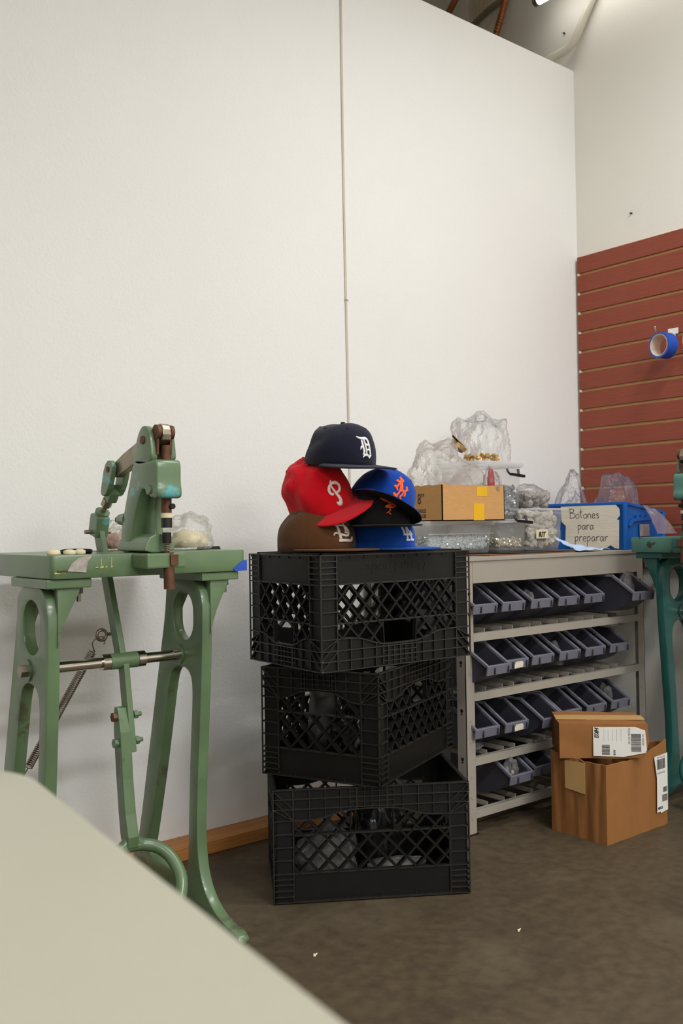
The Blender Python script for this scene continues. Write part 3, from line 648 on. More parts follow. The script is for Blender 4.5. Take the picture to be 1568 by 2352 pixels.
def crate(label, loc, rz, flip=False):
    t = thing('milk_crate', label, 'crate', loc, (PI if flip else 0, 0, rz), 'stacked milk crates'); obs = []
    for nm, me, par in CP:
        if not me.materials: me.materials.append(M_BLACKP); me.materials.append(M_BLACKHL)
        o = obj(nm, me, None, obs[par] if par is not None else t); obs.append(o)
    return t
c1 = crate('black plastic milk crate standing on the floor, lowest of the stack', (1.585, 1.886, 0.0), math.radians(-32.4))
c2 = crate('black plastic milk crate turned crosswise in the middle of the stack', (1.638, 1.945, 0.2765), math.radians(23.0))
c3 = crate('upside-down black milk crate on top of the stack, carrying caps', (1.612, 1.917, 0.8385), math.radians(-3.2), True); c3.scale = (1, 1, 1.03)
# raised lettering on the band of the upside-down crate (it stands on its head there)
txt = text_mesh('Dean Foods', 0.034, Matrix.Identity(4), 0.25, 0, 1.15, 0.0006)
w = max(v.co.x for v in txt.vertices)
txt.transform(plane_matrix((-w / 2, CW / 2 - 0.0058, 0.028), (1, 0, 0), (0, 0, 1)) if False else plane_matrix((w / 2, CW / 2 - 0.0058, 0.028), (-1, 0, 0), (0, 0, 1)))
obj('raised_lettering', txt, M_BLACKP, c3)
# what the crates hold
bag('plastic_bag', 'grey crinkled bag heaped in the left of the lowest crate', (1.475, 1.895, 0.014), (0.19, 0.17, 0.15), 11, F_BAGD, 0.4, [('grey_parts', (0.16, 0.14, 0.10), (0, 0, 0.004), M_GBITS, 4)])
bag('plastic_bag', 'flat clear bag of pale parts in the front of the lowest crate', (1.615, 1.800, 0.014), (0.18, 0.09, 0.055), 12, F_BAGD, -0.5, [('pale_parts', (0.14, 0.06, 0.035), (0, 0, 0.004), M_GBITS, 6)])
bag('plastic_bag', 'dark bag pushed against the back of the lowest crate', (1.665, 1.925, 0.014), (0.17, 0.13, 0.19), 13, mat('black_bag_film', (24, 23, 24), 0.25, var=0.2), 0.2, amp=0.15)
bag('plastic_bag', 'shiny black bag lying inside the middle crate', (1.600, 1.900, 0.292), (0.24, 0.17, 0.16), 14, mat('black_bag_film', (24, 23, 24), 0.25), 0.4, amp=0.15)
t = thing('grey_tube_sleeve', 'grey translucent sleeve leaning inside the middle crate', 'sleeve', (1.545, 2.005, 0.290), (math.radians(8), math.radians(-7), 0.3))
MB().lathe([(0.036, 0), (0.040, 0.08), (0.037, 0.17), (0.043, 0.222), (0.040, 0.222), (0.034, 0.17), (0.036, 0.08), (0.032, 0.0)], seg=24, closed=True).build('sleeve', mat('grey_film', (96, 94, 92), 0.35, var=0.3, scale=30, bump=0.4, bscale=40), t, smooth=True)
MB().cyl((0, 0, 0.001), (0, 0, 0.004), 0.034, 20).build('base', M_DARK, t)

# ================================================================== caps
A_, B_, HC, EX = 0.098, 0.083, 0.115, 2.6
def cap(name, label, col, loc, rot, seed, logo=None, lcol=None, lw=0.055, lh=0.055, lz=0.018, slouch=0.010, curve=0.010, droop=0.004, under=None, squash=1.0, ly=0.0, tilt=0.0, brim_len=0.076, pinch=None):
    t = thing(name, label, 'cap', loc, rot, 'caps piled on the crates')
    m = mat('wool_' + '_'.join(str(c) for c in col), col, 0.95, var=0.10, scale=400, bump=0.35, bscale=900, sheen=0.12, spec=0.15, bdist=0.0008)
    off = Vector((seed * 5.1, seed * 2.3, seed * 7.7)); hc = HC * squash
    def C(u, v, seam=True):
        tt = min(max(v, 0), 1) * PI / 2; rx = max(math.cos(tt), 0) ** (2 / EX); hz = math.sin(tt) ** (2 / EX)
        x = A_ * rx * math.cos(u); y = B_ * rx * math.sin(u); z = hc * hz
        x += 0.010 * hz * (1 - 0.6 * hz)
        z *= 1 + 0.05 * math.cos(u) * rx
        q = Vector((x, y, z)); nn = Vector((math.cos(u) * rx, math.sin(u) * rx, 0.2 + hz * hz)).normalized()
        fr = 0.5 + 0.5 * math.cos(u); sw = slouch * (1 - 0.75 * fr ** 2)
        amp = sw * min(1.0, hz * 1.6)
        d = noise.noise(q * 13 + off) * amp * 1.5 + noise.noise(q * 27 + off) * amp * 0.5
        if pinch:
            pu, pz, pd, pw = pinch; du = (u - pu + PI) % (2 * PI) - PI
            d -= pd * math.exp(-(du / pw) ** 2 - ((z - pz) / 0.028) ** 2)
        if seam:
            k = (u % (PI / 3)); k = min(k, PI / 3 - k) * max(rx, 0.05) * 0.09
            d -= 0.0011 * math.exp(-(k / 0.0013) ** 2)
        return q + nn * d
    NU, NV = 132, 26
    bm = bmesh.new(); rows = []
    for j in range(NV):
        v = (j / (NV)) ** 0.9
        rows.append([bm.verts.new(C(i * 2 * PI / NU, v)) for i in range(NU)])
    top = bm.verts.new(C(0, 1.0, False))
    for j in range(NV - 1):
        for i in range(NU): bm.faces.new((rows[j][i], rows[j][(i + 1) % NU], rows[j + 1][(i + 1) % NU], rows[j + 1][i]))
    for i in range(NU): bm.faces.new((rows[-1][i], rows[-1][(i + 1) % NU], top))
    me = bpy.data.meshes.new('crown'); bm.to_mesh(me); bm.free()
    cr = obj('crown', me, m, t, smooth=True)
    sd = cr.modifiers.new('s', 'SOLIDIFY'); sd.thickness = 0.002; sd.offset = -1
    MB().lathe([(0.006, -0.001), (0.006, 0.002), (0.003, 0.004)], c=C(0, 1.0, False), seg=14).build('button', m, cr, smooth=True)
    for k in range(6):
        u = PI / 6 + k * PI / 3; c = C(u, 0.62); e = 0.02
        n = (C(u + e, .62, False) - C(u - e, .62, False)).cross(C(u, .64, False) - C(u, .60, False)).normalized()
        a = n.orthogonal().normalized(); b = n.cross(a)
        MB().tube([c + n * 0.0006 + (a * math.cos(i * PI / 6) + b * math.sin(i * PI / 6)) * 0.0028 for i in range(12)], 0.0008, 5, True).build('eyelet', m, cr, smooth=True)
    # brim
    mu = under or m
    bm = bmesh.new(); ns, nt_ = 48, 12; G = {}
    w = 0.088; xe = A_ * math.cos(1.20) - 0.004
    def BR(s, q):
        u = s * 1.20; inn = Vector((A_ * math.cos(u) * 0.985, B_ * math.sin(u) * 0.985, 0.004))
        ph = s * PI / 2; sg = 1 if s >= 0 else -1
        outp = Vector((xe + (A_ + brim_len - xe) * max(math.cos(ph), 0) ** 0.72, w * abs(math.sin(ph)) ** 0.85 * sg, 0.004))
        r = inn.lerp(outp, q); r.z += -curve * (r.y / w) ** 2 * q - droop * q + 0.004 * (1 - q) * 0
        return r
    for i in range(ns + 1):
        s = -1 + 2 * i / ns
        for j in range(nt_ + 1):
            q = j / nt_; r = BR(s, q); th = 0.0022 * (1 - max(0, q - 0.93) * 8)
            G[i, j, 0] = bm.verts.new(r + Vector((0, 0, th))); G[i, j, 1] = bm.verts.new(r - Vector((0, 0, th)))
    for i in range(ns):
        for j in range(nt_):
            f0 = bm.faces.new((G[i, j, 0], G[i, j + 1, 0], G[i + 1, j + 1, 0], G[i + 1, j, 0])); f1 = bm.faces.new((G[i, j, 1], G[i + 1, j, 1], G[i + 1, j + 1, 1], G[i, j + 1, 1])); f1.material_index = 1
        bm.faces.new((G[i, nt_, 0], G[i, nt_, 1], G[i + 1, nt_, 1], G[i + 1, nt_, 0]))
    bmesh.ops.recalc_face_normals(bm, faces=bm.faces)
    me = bpy.data.meshes.new('brim'); bm.to_mesh(me); bm.free(); me.materials.append(m); me.materials.append(mu)
    br = obj('brim', me, None, t, smooth=True)
    if logo:
        lm = mat('thread_' + '_'.join(str(c) for c in lcol), lcol, 0.7, var=0.08, scale=300, bump=0.3, bscale=700, sheen=0.2, spec=0.3)
        def fn(a, b, hgt):
            yy = (a - 0.5) * lw + ly; zz = lz + b * lh; yy, zz = yy * math.cos(tilt) - (zz - lz - lh / 2) * math.sin(tilt), lz + lh / 2 + yy * math.sin(tilt) + (zz - lz - lh / 2) * math.cos(tilt)
            hz = min(max(zz / (hc * 1.05), 0), 0.999); tt = math.asin(hz ** (EX / 2)); v = tt / (PI / 2); rx = math.cos(tt) ** (2 / EX)
            u = math.asin(max(-0.99, min(0.99, yy / (B_ * max(rx, 0.05)))))
            c = C(u, v, False); e = 0.03
            n = (C(u + e, v, False) - C(u - e, v, False)).cross(C(u, v + .02, False) - C(u, v - .02, False)).normalized()
            return c + n * (hgt + 0.0004)
        obj('embroidered_logo', ribbon_mesh(logo, fn, 5, 0.0020), lm, cr, smooth=True)
    return t, m, C
def px(strokes, x0, y0, x1, y1, wf=1.0):
    W_ = x1 - x0; H_ = y1 - y0
    return [([((x - x0) / W_, 1 - (y - y0) / H_) for x, y in p], [q / W_ * wf for q in wd] if isinstance(wd, (list, tuple)) else wd / W_ * wf) for p, wd in strokes]
LOGO_D = px([([(205, 715), (290, 745), (420, 760), (540, 750), (620, 790), (660, 870), (690, 980), (715, 1100), (745, 1220), (770, 1270)], [20, 45, 65, 60, 60, 60, 55, 55, 60, 20]),
             ([(375, 810), (385, 920), (410, 1030), (435, 1140), (430, 1195), (380, 1250)], [50, 70, 65, 65, 60, 15]), ([(360, 1000), (320, 1035), (300, 1105)], [60, 50, 15]),
             ([(470, 790), (505, 930), (535, 1080), (555, 1230)], 45), ([(525, 900), (570, 950), (620, 945), (650, 900)], [30, 40, 40, 30]), ([(575, 1110), (620, 1085), (660, 1095), (700, 1130)], [30, 45, 45, 30]),
             ([(395, 1330), (450, 1270), (540, 1245), (620, 1270), (685, 1350)], [20, 55, 60, 60, 20]), ([(685, 1350), (720, 1290), (770, 1265)], [30, 60, 20])], 200, 700, 780, 1360)
LOGO_P = px([([(750, 310), (680, 390), (655, 470), (665, 600), (700, 780), (740, 950), (750, 1080), (720, 1160), (660, 1190), (600, 1150), (570, 1065)], [25, 45, 60, 70, 85, 105, 120, 130, 110, 70, 10]),
             ([(600, 750), (550, 755), (500, 690), (500, 590), (570, 480), (680, 420), (790, 415), (890, 460), (950, 540), (965, 620), (930, 710), (860, 765), (745, 775)], [30, 60, 80, 80, 65, 50, 60, 75, 85, 85, 75, 60, 50])], 450, 300, 1010, 1245)
LOGO_NY = px([([(495, 360), (525, 400), (550, 420), (600, 430), (640, 460)], [40, 50, 60, 55, 40]), ([(550, 420), (548, 500), (530, 580), (515, 680), (500, 740), (440, 760), (415, 740)], [45, 50, 45, 45, 50, 50, 30]), ([(480, 770), (520, 810), (550, 845)], [40, 40, 35]),
              ([(575, 480), (620, 600), (665, 720), (690, 790)], [50, 55, 55, 50]), ([(755, 560), (790, 610), (790, 680), (775, 760)], [40, 50, 50, 45]), ([(790, 625), (825, 645), (835, 685)], [40, 40, 35]),
              ([(440, 590), (445, 550), (490, 540), (545, 580), (590, 660), (610, 760), (615, 880), (600, 960), (575, 1040)], [35, 45, 45, 45, 45, 45, 50, 55, 50]), ([(620, 850), (660, 780), (720, 760), (780, 790), (805, 850), (795, 910)], [40, 45, 45, 50, 50, 40]),
              ([(735, 810), (725, 900), (690, 980), (675, 965)], [40, 40, 50, 40]), ([(690, 980), (720, 1030), (745, 1070)], [40, 45, 45]), ([(475, 985), (530, 1020), (590, 1050), (630, 1130)], [45, 60, 70, 20]), ([(590, 980), (590, 1050)], [55, 60])], 410, 355, 845, 1130)
LOGO_STL = px([([(350, 600), (470, 600), (480, 620)], [50, 60, 40]), ([(455, 600), (480, 760), (510, 920), (540, 1090)], [70, 70, 70, 75]), ([(480, 1115), (650, 1110), (900, 1115), (965, 1030)], [85, 80, 85, 40]),
               ([(270, 640), (310, 690), (400, 735), (520, 755), (640, 745), (740, 770), (820, 840), (845, 920), (800, 985), (720, 1000), (600, 975), (480, 945), (390, 940), (345, 1000)], [30, 35, 38, 38, 38, 45, 55, 60, 60, 55, 60, 60, 55, 20]), ([(330, 560), (290, 600), (270, 640)], [30, 30, 30]),
               ([(555, 665), (610, 620), (690, 615), (780, 630), (825, 690)], [20, 35, 35, 35, 20]), ([(705, 620), (720, 760), (745, 915)], [35, 38, 45]), ([(695, 925), (790, 925)], 35)], 265, 560, 985, 1160)
LOGO_LA = px([([(290, 120), (330, 350), (355, 500)], 48), ([(320, 515), (470, 512), (630, 518)], 42), ([(600, 510), (570, 400)], 36), ([(440, 270), (432, 460), (440, 665)], 44), ([(440, 275), (520, 450), (610, 665)], 44), ([(395, 670), (515, 672)], 44), ([(560, 668), (680, 675)], 46), ([(250, 110), (340, 110)], 40)], 250, 100, 690, 700)
LOGO_MARK = px([([(350, 390), (420, 430), (480, 470)], [10, 25, 20]), ([(380, 430), (450, 455), (490, 465)], [10, 18, 12]), ([(530, 340), (510, 390), (490, 440)], [10, 18, 12]), ([(575, 360), (550, 420), (520, 465)], [10, 18, 12]), ([(410, 560), (470, 520), (520, 490), (560, 520), (530, 555), (450, 560)], [30, 45, 40, 30, 25, 20]), ([(470, 570), (470, 620), (410, 670)], [15, 14, 10]), ([(440, 650), (480, 690)], 14)], 340, 330, 600, 700)
NAVY, REDC, BROWN, ROYAL, BLUE2, BLKC = (27, 29, 44), (206, 12, 28), (88, 55, 30), (20, 74, 158), (12, 62, 150), (22, 21, 20)
M_UNDER = mat('black_underbill', (18, 17, 17), 0.9, var=0.1, scale=200)
ZC = 0.8390
def facing(deg, pitch=0, roll=0):
    """turn about Z, then nose-down pitch and side roll in the cap's own axes"""
    return (Matrix.Rotation(math.radians(deg), 3, 'Z') @ Matrix.Rotation(math.radians(pitch), 3, 'Y') @ Matrix.Rotation(math.radians(roll), 3, 'X'))
WHITE_T, CREAM_T, ORANGE_T = (236, 232, 232), (214, 204, 190), (240, 92, 40)
def put(args, sc): args[0].scale = (sc, sc, sc)
put(cap('baseball_cap', 'brown wool cap with cream interlocked letters, under the red cap', BROWN, (1.478, 1.928, ZC + 0.001), facing(-90), 1, LOGO_STL, CREAM_T, 0.062, 0.056, 0.020, slouch=0.012, curve=0.0, droop=0.0, squash=0.80), 1.13)
put(cap('baseball_cap', 'royal blue cap with white interlocked letters, flat on the crate', ROYAL, (1.632, 1.862, ZC + 0.001), facing(-84), 2, LOGO_LA, WHITE_T, 0.046, 0.052, 0.022, slouch=0.006, curve=0.0, droop=0.0, squash=0.82), 1.04)
cap('baseball_cap', 'bright red wool cap with a white letter P, nose tipped down', REDC, (1.499, 1.932, 0.9583), facing(-92.7, 9.2, 28.8), 3, LOGO_P, (236, 230, 214), 0.040, 0.066, 0.018, slouch=0.019, curve=0.004, droop=0.0, pinch=(-1.6, 0.030, 0.012, 0.5))
cap('baseball_cap', 'black cap with orange embroidery, wedged between the blue caps', BLKC, (1.605, 1.835, 0.8990), facing(-112, 0, 0), 4, LOGO_MARK, (226, 80, 24), 0.046, 0.050, 0.030, slouch=0.006, curve=0.0, droop=0.0, squash=0.88)
cap('baseball_cap', 'blue cap with orange interlocked letters, tilted sideways in the pile', BLUE2, (1.620, 1.850, 0.9480), facing(-108.5, -2, -30.0), 5, LOGO_NY, ORANGE_T, 0.040, 0.062, 0.018, slouch=0.006, curve=0.004, droop=0.0, under=M_UNDER, squash=0.92)
put(cap('baseball_cap', 'dark navy cap with a white gothic letter D, topmost of the pile', NAVY, (1.519, 1.878, 1.0585), facing(-92, 7, 0.5), 6, LOGO_D, WHITE_T, 0.040, 0.052, 0.022, slouch=0.011, curve=0.006, droop=0.0, squash=0.90), 1.03)

# ================================================================== bin shelf
SX0, SX1, SY0, SY1, SZ = 2.005, 2.905, 1.915, 2.330, 0.806
sh = thing('bin_shelf', 'grey metal shelf unit holding four rows of tilted bins', 'shelf', ((SX0 + SX1) / 2, SY0, 0))
def q(mb, x0, x1, y0, y1, z0, z1): return mb.bb(x0 - (SX0 + SX1) / 2, x1 - (SX0 + SX1) / 2, y0 - SY0, y1 - SY0, z0, z1)
for (x, dx) in ((SX0, 1), (SX1, -1)):
    for (y, dy) in ((SY0, 1), (SY1, -1)):
        pm = MB(); q(pm, x, x + dx * 0.036, y, y + dy * 0.002, 0.003, SZ - 0.003); q(pm, x, x + dx * 0.002, y, y + dy * 0.036, 0.003, SZ - 0.003); po = pm.build('post', M_GREY, sh)
        fm = MB(); q(fm, x - 0.003 * dx, x + dx * 0.042, y - 0.003 * dy, y + dy * 0.042, 0.0, 0.004); fm.build('foot', M_BLACK, po)
        if dy == 1:
            for z in (0.05, 0.11, 0.17, 0.27, 0.33, 0.47, 0.53, 0.64, 0.70):
                k = MB(); k.cyl((x + dx * 0.020 - (SX0 + SX1) / 2, -0.0012, z), (x + dx * 0.020 - (SX0 + SX1) / 2, 0.001, z), 0.0055, 10); k.build('bolt' if round(z * 100) % 2 else 'keyhole', M_GREY if round(z * 100) % 2 else M_DARK, po)
            for z in (0.09, 0.22, 0.36, 0.50, 0.62):
                k = MB(); k.cyl((x - dx * 0.0006 - (SX0 + SX1) / 2, 0.018, z), (x + dx * 0.0002 - (SX0 + SX1) / 2, 0.018, z), 0.0055, 10); k.cyl((x - dx * 0.0006 - (SX0 + SX1) / 2, 0.018, z - 0.009), (x + dx * 0.0002 - (SX0 + SX1) / 2, 0.018, z - 0.009), 0.003, 8); k.build('keyhole', M_DARK, po)
a = MB(); q(a, SX0 - 0.004, SX1 + 0.004, SY0 - 0.005, SY1, SZ - 0.012, SZ); a.build('top_panel', M_GREY, sh, bevel=0.002)
a = MB(); q(a, SX0 + 0.036, SX1 - 0.036, SY0 - 0.001, SY0 + 0.002, 0.730, SZ - 0.0125); a.build('fascia', M_GREY, sh)
RAILS = (0.583, 0.410, 0.222, 0.070)
rail_n = MB().bb(-0.415, 0.415, -0.0005, 0.003, -0.024, 0.0).bb(-0.415, 0.415, 0.0, 0.016, -0.003, 0.0).mesh('rail')
run_m = MB().bb(-0.001, 0.001, 0.012, 0.39, -0.004, 0.011).bb(-0.001, 0.010, 0.012, 0.39, -0.004, -0.002).mesh('runner')
BINX = [2.076] + [2.068 + 0.1335 * i for i in range(1, 6)]
for z in RAILS:
    obj('rail', rail_n, M_GREY, sh, loc=(0, 0.0, z)); obj('rail', rail_n, M_GREY, sh, loc=(0, SY1 - SY0 - 0.004, z))
    for bx_ in BINX:
        for d in (-0.026, 0.026):
            obj('runner', run_m, M_GREY, sh, loc=(bx_ + d - (SX0 + SX1) / 2, 0.0, z))
# the bins
def bin_meshes():
    prof = [(0.20, 0.012), (0.080, 0.012), (0.048, 0.016), (0.018, 0.026), (-0.006, 0.039), (-0.022, 0.052), (-0.032, 0.064), (-0.046, 0.084), (0.036, 0.136), (0.20, 0.136)]
    bm = bmesh.new(); w = 0.043
    L = [bm.verts.new((-w, y, z)) for y, z in prof]; Rr = [bm.verts.new((w, y, z)) for y, z in prof]
    bm.faces.new(L); bm.faces.new(Rr[::-1])
    for i in range(7): bm.faces.new((L[i], Rr[i], Rr[i + 1], L[i + 1]))
    bm.faces.new((L[9], Rr[9], Rr[0], L[0]))
    bmesh.ops.recalc_face_normals(bm, faces=bm.faces)
    # thickness
    geo = bmesh.ops.solidify(bm, geom=bm.faces[:], thickness=0.0025)
    bmesh.ops.recalc_face_normals(bm, faces=bm.faces)
    body = bpy.data.meshes.new('body'); bm.to_mesh(body); bm.free()
    lip = MB().bar((-0.0525, -0.053, 0.0715), (0.0525, -0.053, 0.0715), 0.006, 0.030, (0, -0.18, 1)).mesh('lip', 0.004, 3)
    rim = MB()
    for s in (-1, 1):
        rim.bar((s * 0.0470, -0.052, 0.083), (s * 0.0470, 0.037, 0.136), 0.008, 0.010, (0, 0.5, 0.86)); rim.bar((s * 0.0470, 0.036, 0.1345), (s * 0.0470, 0.203, 0.1345), 0.008, 0.008)
    rim.bb(-0.0525, 0.0525, 0.199, 0.205, 0.130, 0.138)
    rim = rim.mesh('rim', 0.002, 2)
    return body, lip, rim, MB().bb(-0.0012, 0.0012, -0.0615, -0.055, 0.060, 0.079).mesh('notch')
BB, BL, BR_, BN = bin_meshes()
tagm = MB().prism([(-0.020, -0.010), (0.017, -0.008), (0.019, 0.004), (0.013, 0.011), (-0.016, 0.010), (-0.021, 0.002)], lambda u, v, w: (u, w, v), -0.0008, 0).mesh('tag')
def shelf_bin(label, x, zr, dy=0.0, rz=0.0, tagged=False, rx=0.0, dz=0.0, y0=1.953):
    t = thing('storage_bin', label, 'bin', (x, y0 + dy, zr + dz), (rx, 0, rz), 'grey bins on the shelf')
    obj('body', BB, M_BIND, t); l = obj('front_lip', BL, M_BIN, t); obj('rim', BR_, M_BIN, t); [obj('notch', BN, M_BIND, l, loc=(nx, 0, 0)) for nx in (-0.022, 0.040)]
    if tagged: o = obj('paper_tag', tagm, M_OLDP, l, loc=(0.004, -0.0600, 0.069), rot=(0.1, 0, 0))
    return t
rown = ('top', 'second', 'third', 'bottom'); ordn = ('first', 'second', 'third', 'fourth', 'fifth', 'sixth')
for r, zr in enumerate(RAILS):
    for i, bx_ in enumerate(BINX):
        if r == 3 and i in (0, 3, 4, 5): continue
        lab = 'slate grey plastic bin, %s from the crates, in the %s row of the shelf' % (ordn[i], rown[r])
        kw = {}
        if (r, i) == (0, 5): lab = 'slate grey bin pulled out askew at the end of the top row'; kw = dict(dy=-0.100, rz=math.radians(-6), dz=0.006)
        if (r, i) == (1, 0): lab = 'slate grey bin pulled forward beside the crates in the second row'; kw = dict(dy=-0.045, rz=math.radians(3))
        if (r, i) == (1, 1): lab = 'slate grey bin with paper tag in the second row'; kw = dict(tagged=True, dy=-0.008)
        if (r, i) == (2, 1): lab = 'slate grey bin with torn paper tag in the third row'; kw = dict(tagged=True, dy=-0.004)
        if (r, i) == (2, 2): kw = dict(dy=-0.035, rz=math.radians(1))
        if (r, i) == (2, 3): lab = 'slate grey bin with paper tag just above the carton'; kw = dict(tagged=True)
        if (r, i) == (3, 1): lab = 'slate grey bin holding a clear bag in the bottom row'; kw = dict(dy=-0.02)
        shelf_bin(lab, bx_, zr, **kw)
bag('plastic_bag', 'small clear bag in the third bin of the top row', (BINX[2] + 0.002, 1.965, 0.583 + 0.040), (0.07, 0.06, 0.075), 21, F_BAGD)
bag('plastic_bag', 'clear bag sticking out of the askew bin in the top row', (BINX[5] + 0.006, 1.872, 0.583 + 0.052), (0.055, 0.06, 0.105), 22, F_BAGD)
bag('plastic_bag', 'crumpled clear bag in the fourth bin of the second row', (BINX[3] - 0.008, 1.955, 0.410 + 0.036), (0.06, 0.06, 0.078), 23, F_BAGD)
bag('plastic_bag', 'flat zip bag with dark red seal across the last bin of the second row', (BINX[5] + 0.02, 1.950, 0.410 + 0.139), (0.13, 0.09, 0.020), 24, F_BAGD, 0.3, [('red_seal', (0.12, 0.006, 0.006), (0.0, 0.03, 0.008), mat('dark_red_seal', (92, 30, 30), 0.5), 3)])
bag('plastic_bag', 'dark crumpled bag in the last bin of the third row', (BINX[5], 1.965, 0.222 + 0.036), (0.07, 0.07, 0.10), 25, F_BAGD, 0.3)
bag('plastic_bag', 'clear bag hanging over the lip of the bottom row bin', (BINX[1] - 0.01, 1.915, 0.070 + 0.062), (0.05, 0.05, 0.072), 26, F_BAGD, 0.2, [('pale_scrap', (0.018, 0.015, 0.02), (-0.002, -0.008, 0.01), M_CREAM, 4)])
t = thing('plastic_scraps', 'crumpled film scraps lying on the empty bottom runners', 'scraps', (2.075, 1.955, 0.2335))
obj('film', blob_mesh('film', (0.07, 0.06, 0.022), 31), F_BAGD, t)

# ================================================================== what stands on the shelf
Z0 = SZ + 0.0005
t = thing('cardboard_sheet', 'flat brown cardboard sheets under the clear tubs', 'cardboard', (2.36, 2.125, Z0))
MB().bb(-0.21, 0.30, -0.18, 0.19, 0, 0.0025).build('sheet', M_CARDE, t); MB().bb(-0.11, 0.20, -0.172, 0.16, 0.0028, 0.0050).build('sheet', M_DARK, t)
ZB = Z0 + 0.0055
def tub(label, x0, x1, y0, y1, z0, z1, m, bits=None, lid=None, rim=0.008, latch=None, fill=0.5, taper=0.94, wallband=None):
    cx, cy = (x0 + x1) / 2, (y0 + y1) / 2; t = thing('storage_tub', label, 'tub', (cx, cy, z0)); w, d, h = x1 - x0, y1 - y0, z1 - z0
    bm = bmesh.new(); rings = []
    for (s, z) in ((taper - .02, 0.0), (taper, 0.006), (1.0, h), ):
        rings.append([bm.verts.new((a * s, b * s, z)) for a, b in rrect(-w / 2, w / 2, -d / 2, d / 2, 0.014, 4)])
    n = len(rings[0]); bm.faces.new(rings[0][::-1])
    for A, B in zip(rings, rings[1:]):
        for i in range(n): bm.faces.new((A[i], A[(i + 1) % n], B[(i + 1) % n], B[i]))
    bmesh.ops.recalc_face_normals(bm, faces=bm.faces)
    me = bpy.data.meshes.new('body'); bm.to_mesh(me); bm.free(); o = obj('body', me, m, t); autosmooth(o, 40)
    if rim:
        r = obj('rim', plate_mesh('rim', rrect(-w / 2 - rim, w / 2 + rim, -d / 2 - rim, d / 2 + rim, 0.018, 5), [rrect(-w / 2 + .001, w / 2 - .001, -d / 2 + .001, d / 2 - .001, 0.013, 5)], 0.006, 0.001, lambda u, v, w_: (u, v, h - 0.003 + w_)), F_TUBM, t)
    if wallband: MB().bb(-w / 2 * .99, w / 2 * .99, -d / 2 * 1.0 - .001, -d / 2 * .98, h * wallband - .0015, h * wallband + .0015).build('ridge', F_TUBM, t)
    if lid:
        l = obj('lid', plate_mesh('lid', rrect(-w / 2 - .010, w / 2 + .010, -d / 2 - .010, d / 2 + .010, 0.02, 5), (), lid, 0.002, lambda u, v, w_: (u, v, h + lid / 2 + w_)), F_TUBM, t)
    if bits:
        bm_, bn, br, bs, mm = bits
        o = obj('contents', bits_mesh((-w / 2 * taper + .009, w / 2 * taper - .009, -d / 2 * taper + .008, d / 2 * taper - .008, 0.016, h * fill), bn, br, bs, bm_), mm, t); o['kind'] = 'stuff'
        MB().bb(-w / 2 * taper + .016, w / 2 * taper - .016, -d / 2 * taper + .016, d / 2 * taper - .016, 0.012, h * fill - .006).build('filling', mm, t)
    if latch:
        for (lx, lz) in latch:
            mb = MB(); mb.bar((lx - 0.012, -d / 2 - 0.016, lz + .002), (lx + 0.055, -d / 2 - 0.016, lz - .004), 0.010, 0.009); mb.tube(catmull([(lx - 0.012, -d / 2 - 0.016, lz), (lx - 0.022, -d / 2 - 0.013, lz + .008), (lx - 0.024, -d / 2 - 0.008, lz + 0.020)], 4), 0.004, 6)
            mb.bar((lx + 0.030, -d / 2 - 0.014, lz), (lx + 0.034, -d / 2 - 0.006, lz + 0.020), 0.008, 0.006); mb.build('latch', M_BLACK, t, bevel=0.001)
    return t
tub('long clear tub of glassy beads under the kraft box', 2.000, 2.292, 2.055, 2.270, ZB, ZB + 0.094, F_TUB, ('ico', 1100, 0.0055, 41, M_GLASSB), lid=0.008, fill=0.56, wallband=0.66)
tub('clear tub of gilt pearl snaps with black latch', 2.312, 2.452, 2.050, 2.300, ZB, ZB + 0.100, F_TUB, ('ico', 420, 0.0058, 42, M_PEARL), lid=0.006, fill=0.42, latch=[(0.02, 0.098)])
tC = tub('wide rimmed clear tub full of cream felt balls', 2.490, 2.665, 2.065, 2.330, ZB, ZB + 0.142, F_TUB, ('ico', 260, 0.013, 43, M_POM), rim=0.014, fill=0.90, taper=0.90)
lm = text_mesh('RIT', 0.024, plane_matrix((-0.052, -0.1345, 0.046), (1, 0, 0.0), (0, 0, 1)), 0.2, 0.0006)
MB().bb(-0.062, 0.0, -0.1325, -0.131, 0.040, 0.070).build('paper_label', M_CREAM, tC); obj('label_print', lm, M_INK, tC)
tD = tub('clear tub of silver rings stacked on the pearl tub', 2.300, 2.512, 2.120, 2.300, ZB + 0.1075, ZB + 0.288, F_TUB, ('cone', 800, 0.0068, 44, M_SNAP), lid=0.012, fill=0.62, latch=[(0.045, 0.148)])
# open kraft box on the long tub
bxz = ZB + 0.1025
kb = thing('kraft_box', 'open light kraft box with yellow tape squares on the clear tub', 'box', (2.140, 2.085, bxz))
w2, d2, h2 = 0.138, 0.090, 0.108
def wavy_wall(name, a, b, h, seed, parent, m, thick=0.003, wave=0.004):
    """wall from a to b with a torn, wavy top edge"""
    a = Vector((*a, 0)); b = Vector((*b, 0)); L_ = (b - a).length; ux = (b - a) / L_; nn = Vector((ux.y, -ux.x, 0)); n = 24
    top = [h + wave * (noise.noise(Vector((i * 0.45, seed, 0))) * 1.4) for i in range(n + 1)]
    poly = [(0, 0), (L_, 0)] + [(L_ * i / n, top[i]) for i in range(n, -1, -1)]
    return MB().prism(poly, lambda u, v, w: a + ux * u + Vector((0, 0, v)) - nn * w, 0, thick).build(name, m, parent)
wavy_wall('front_panel', (-w2, -d2), (w2, -d2), h2, 1.0, kb, M_CARD); wavy_wall('side_panel', (-w2, d2), (-w2, -d2), h2, 2.0, kb, M_CARD)
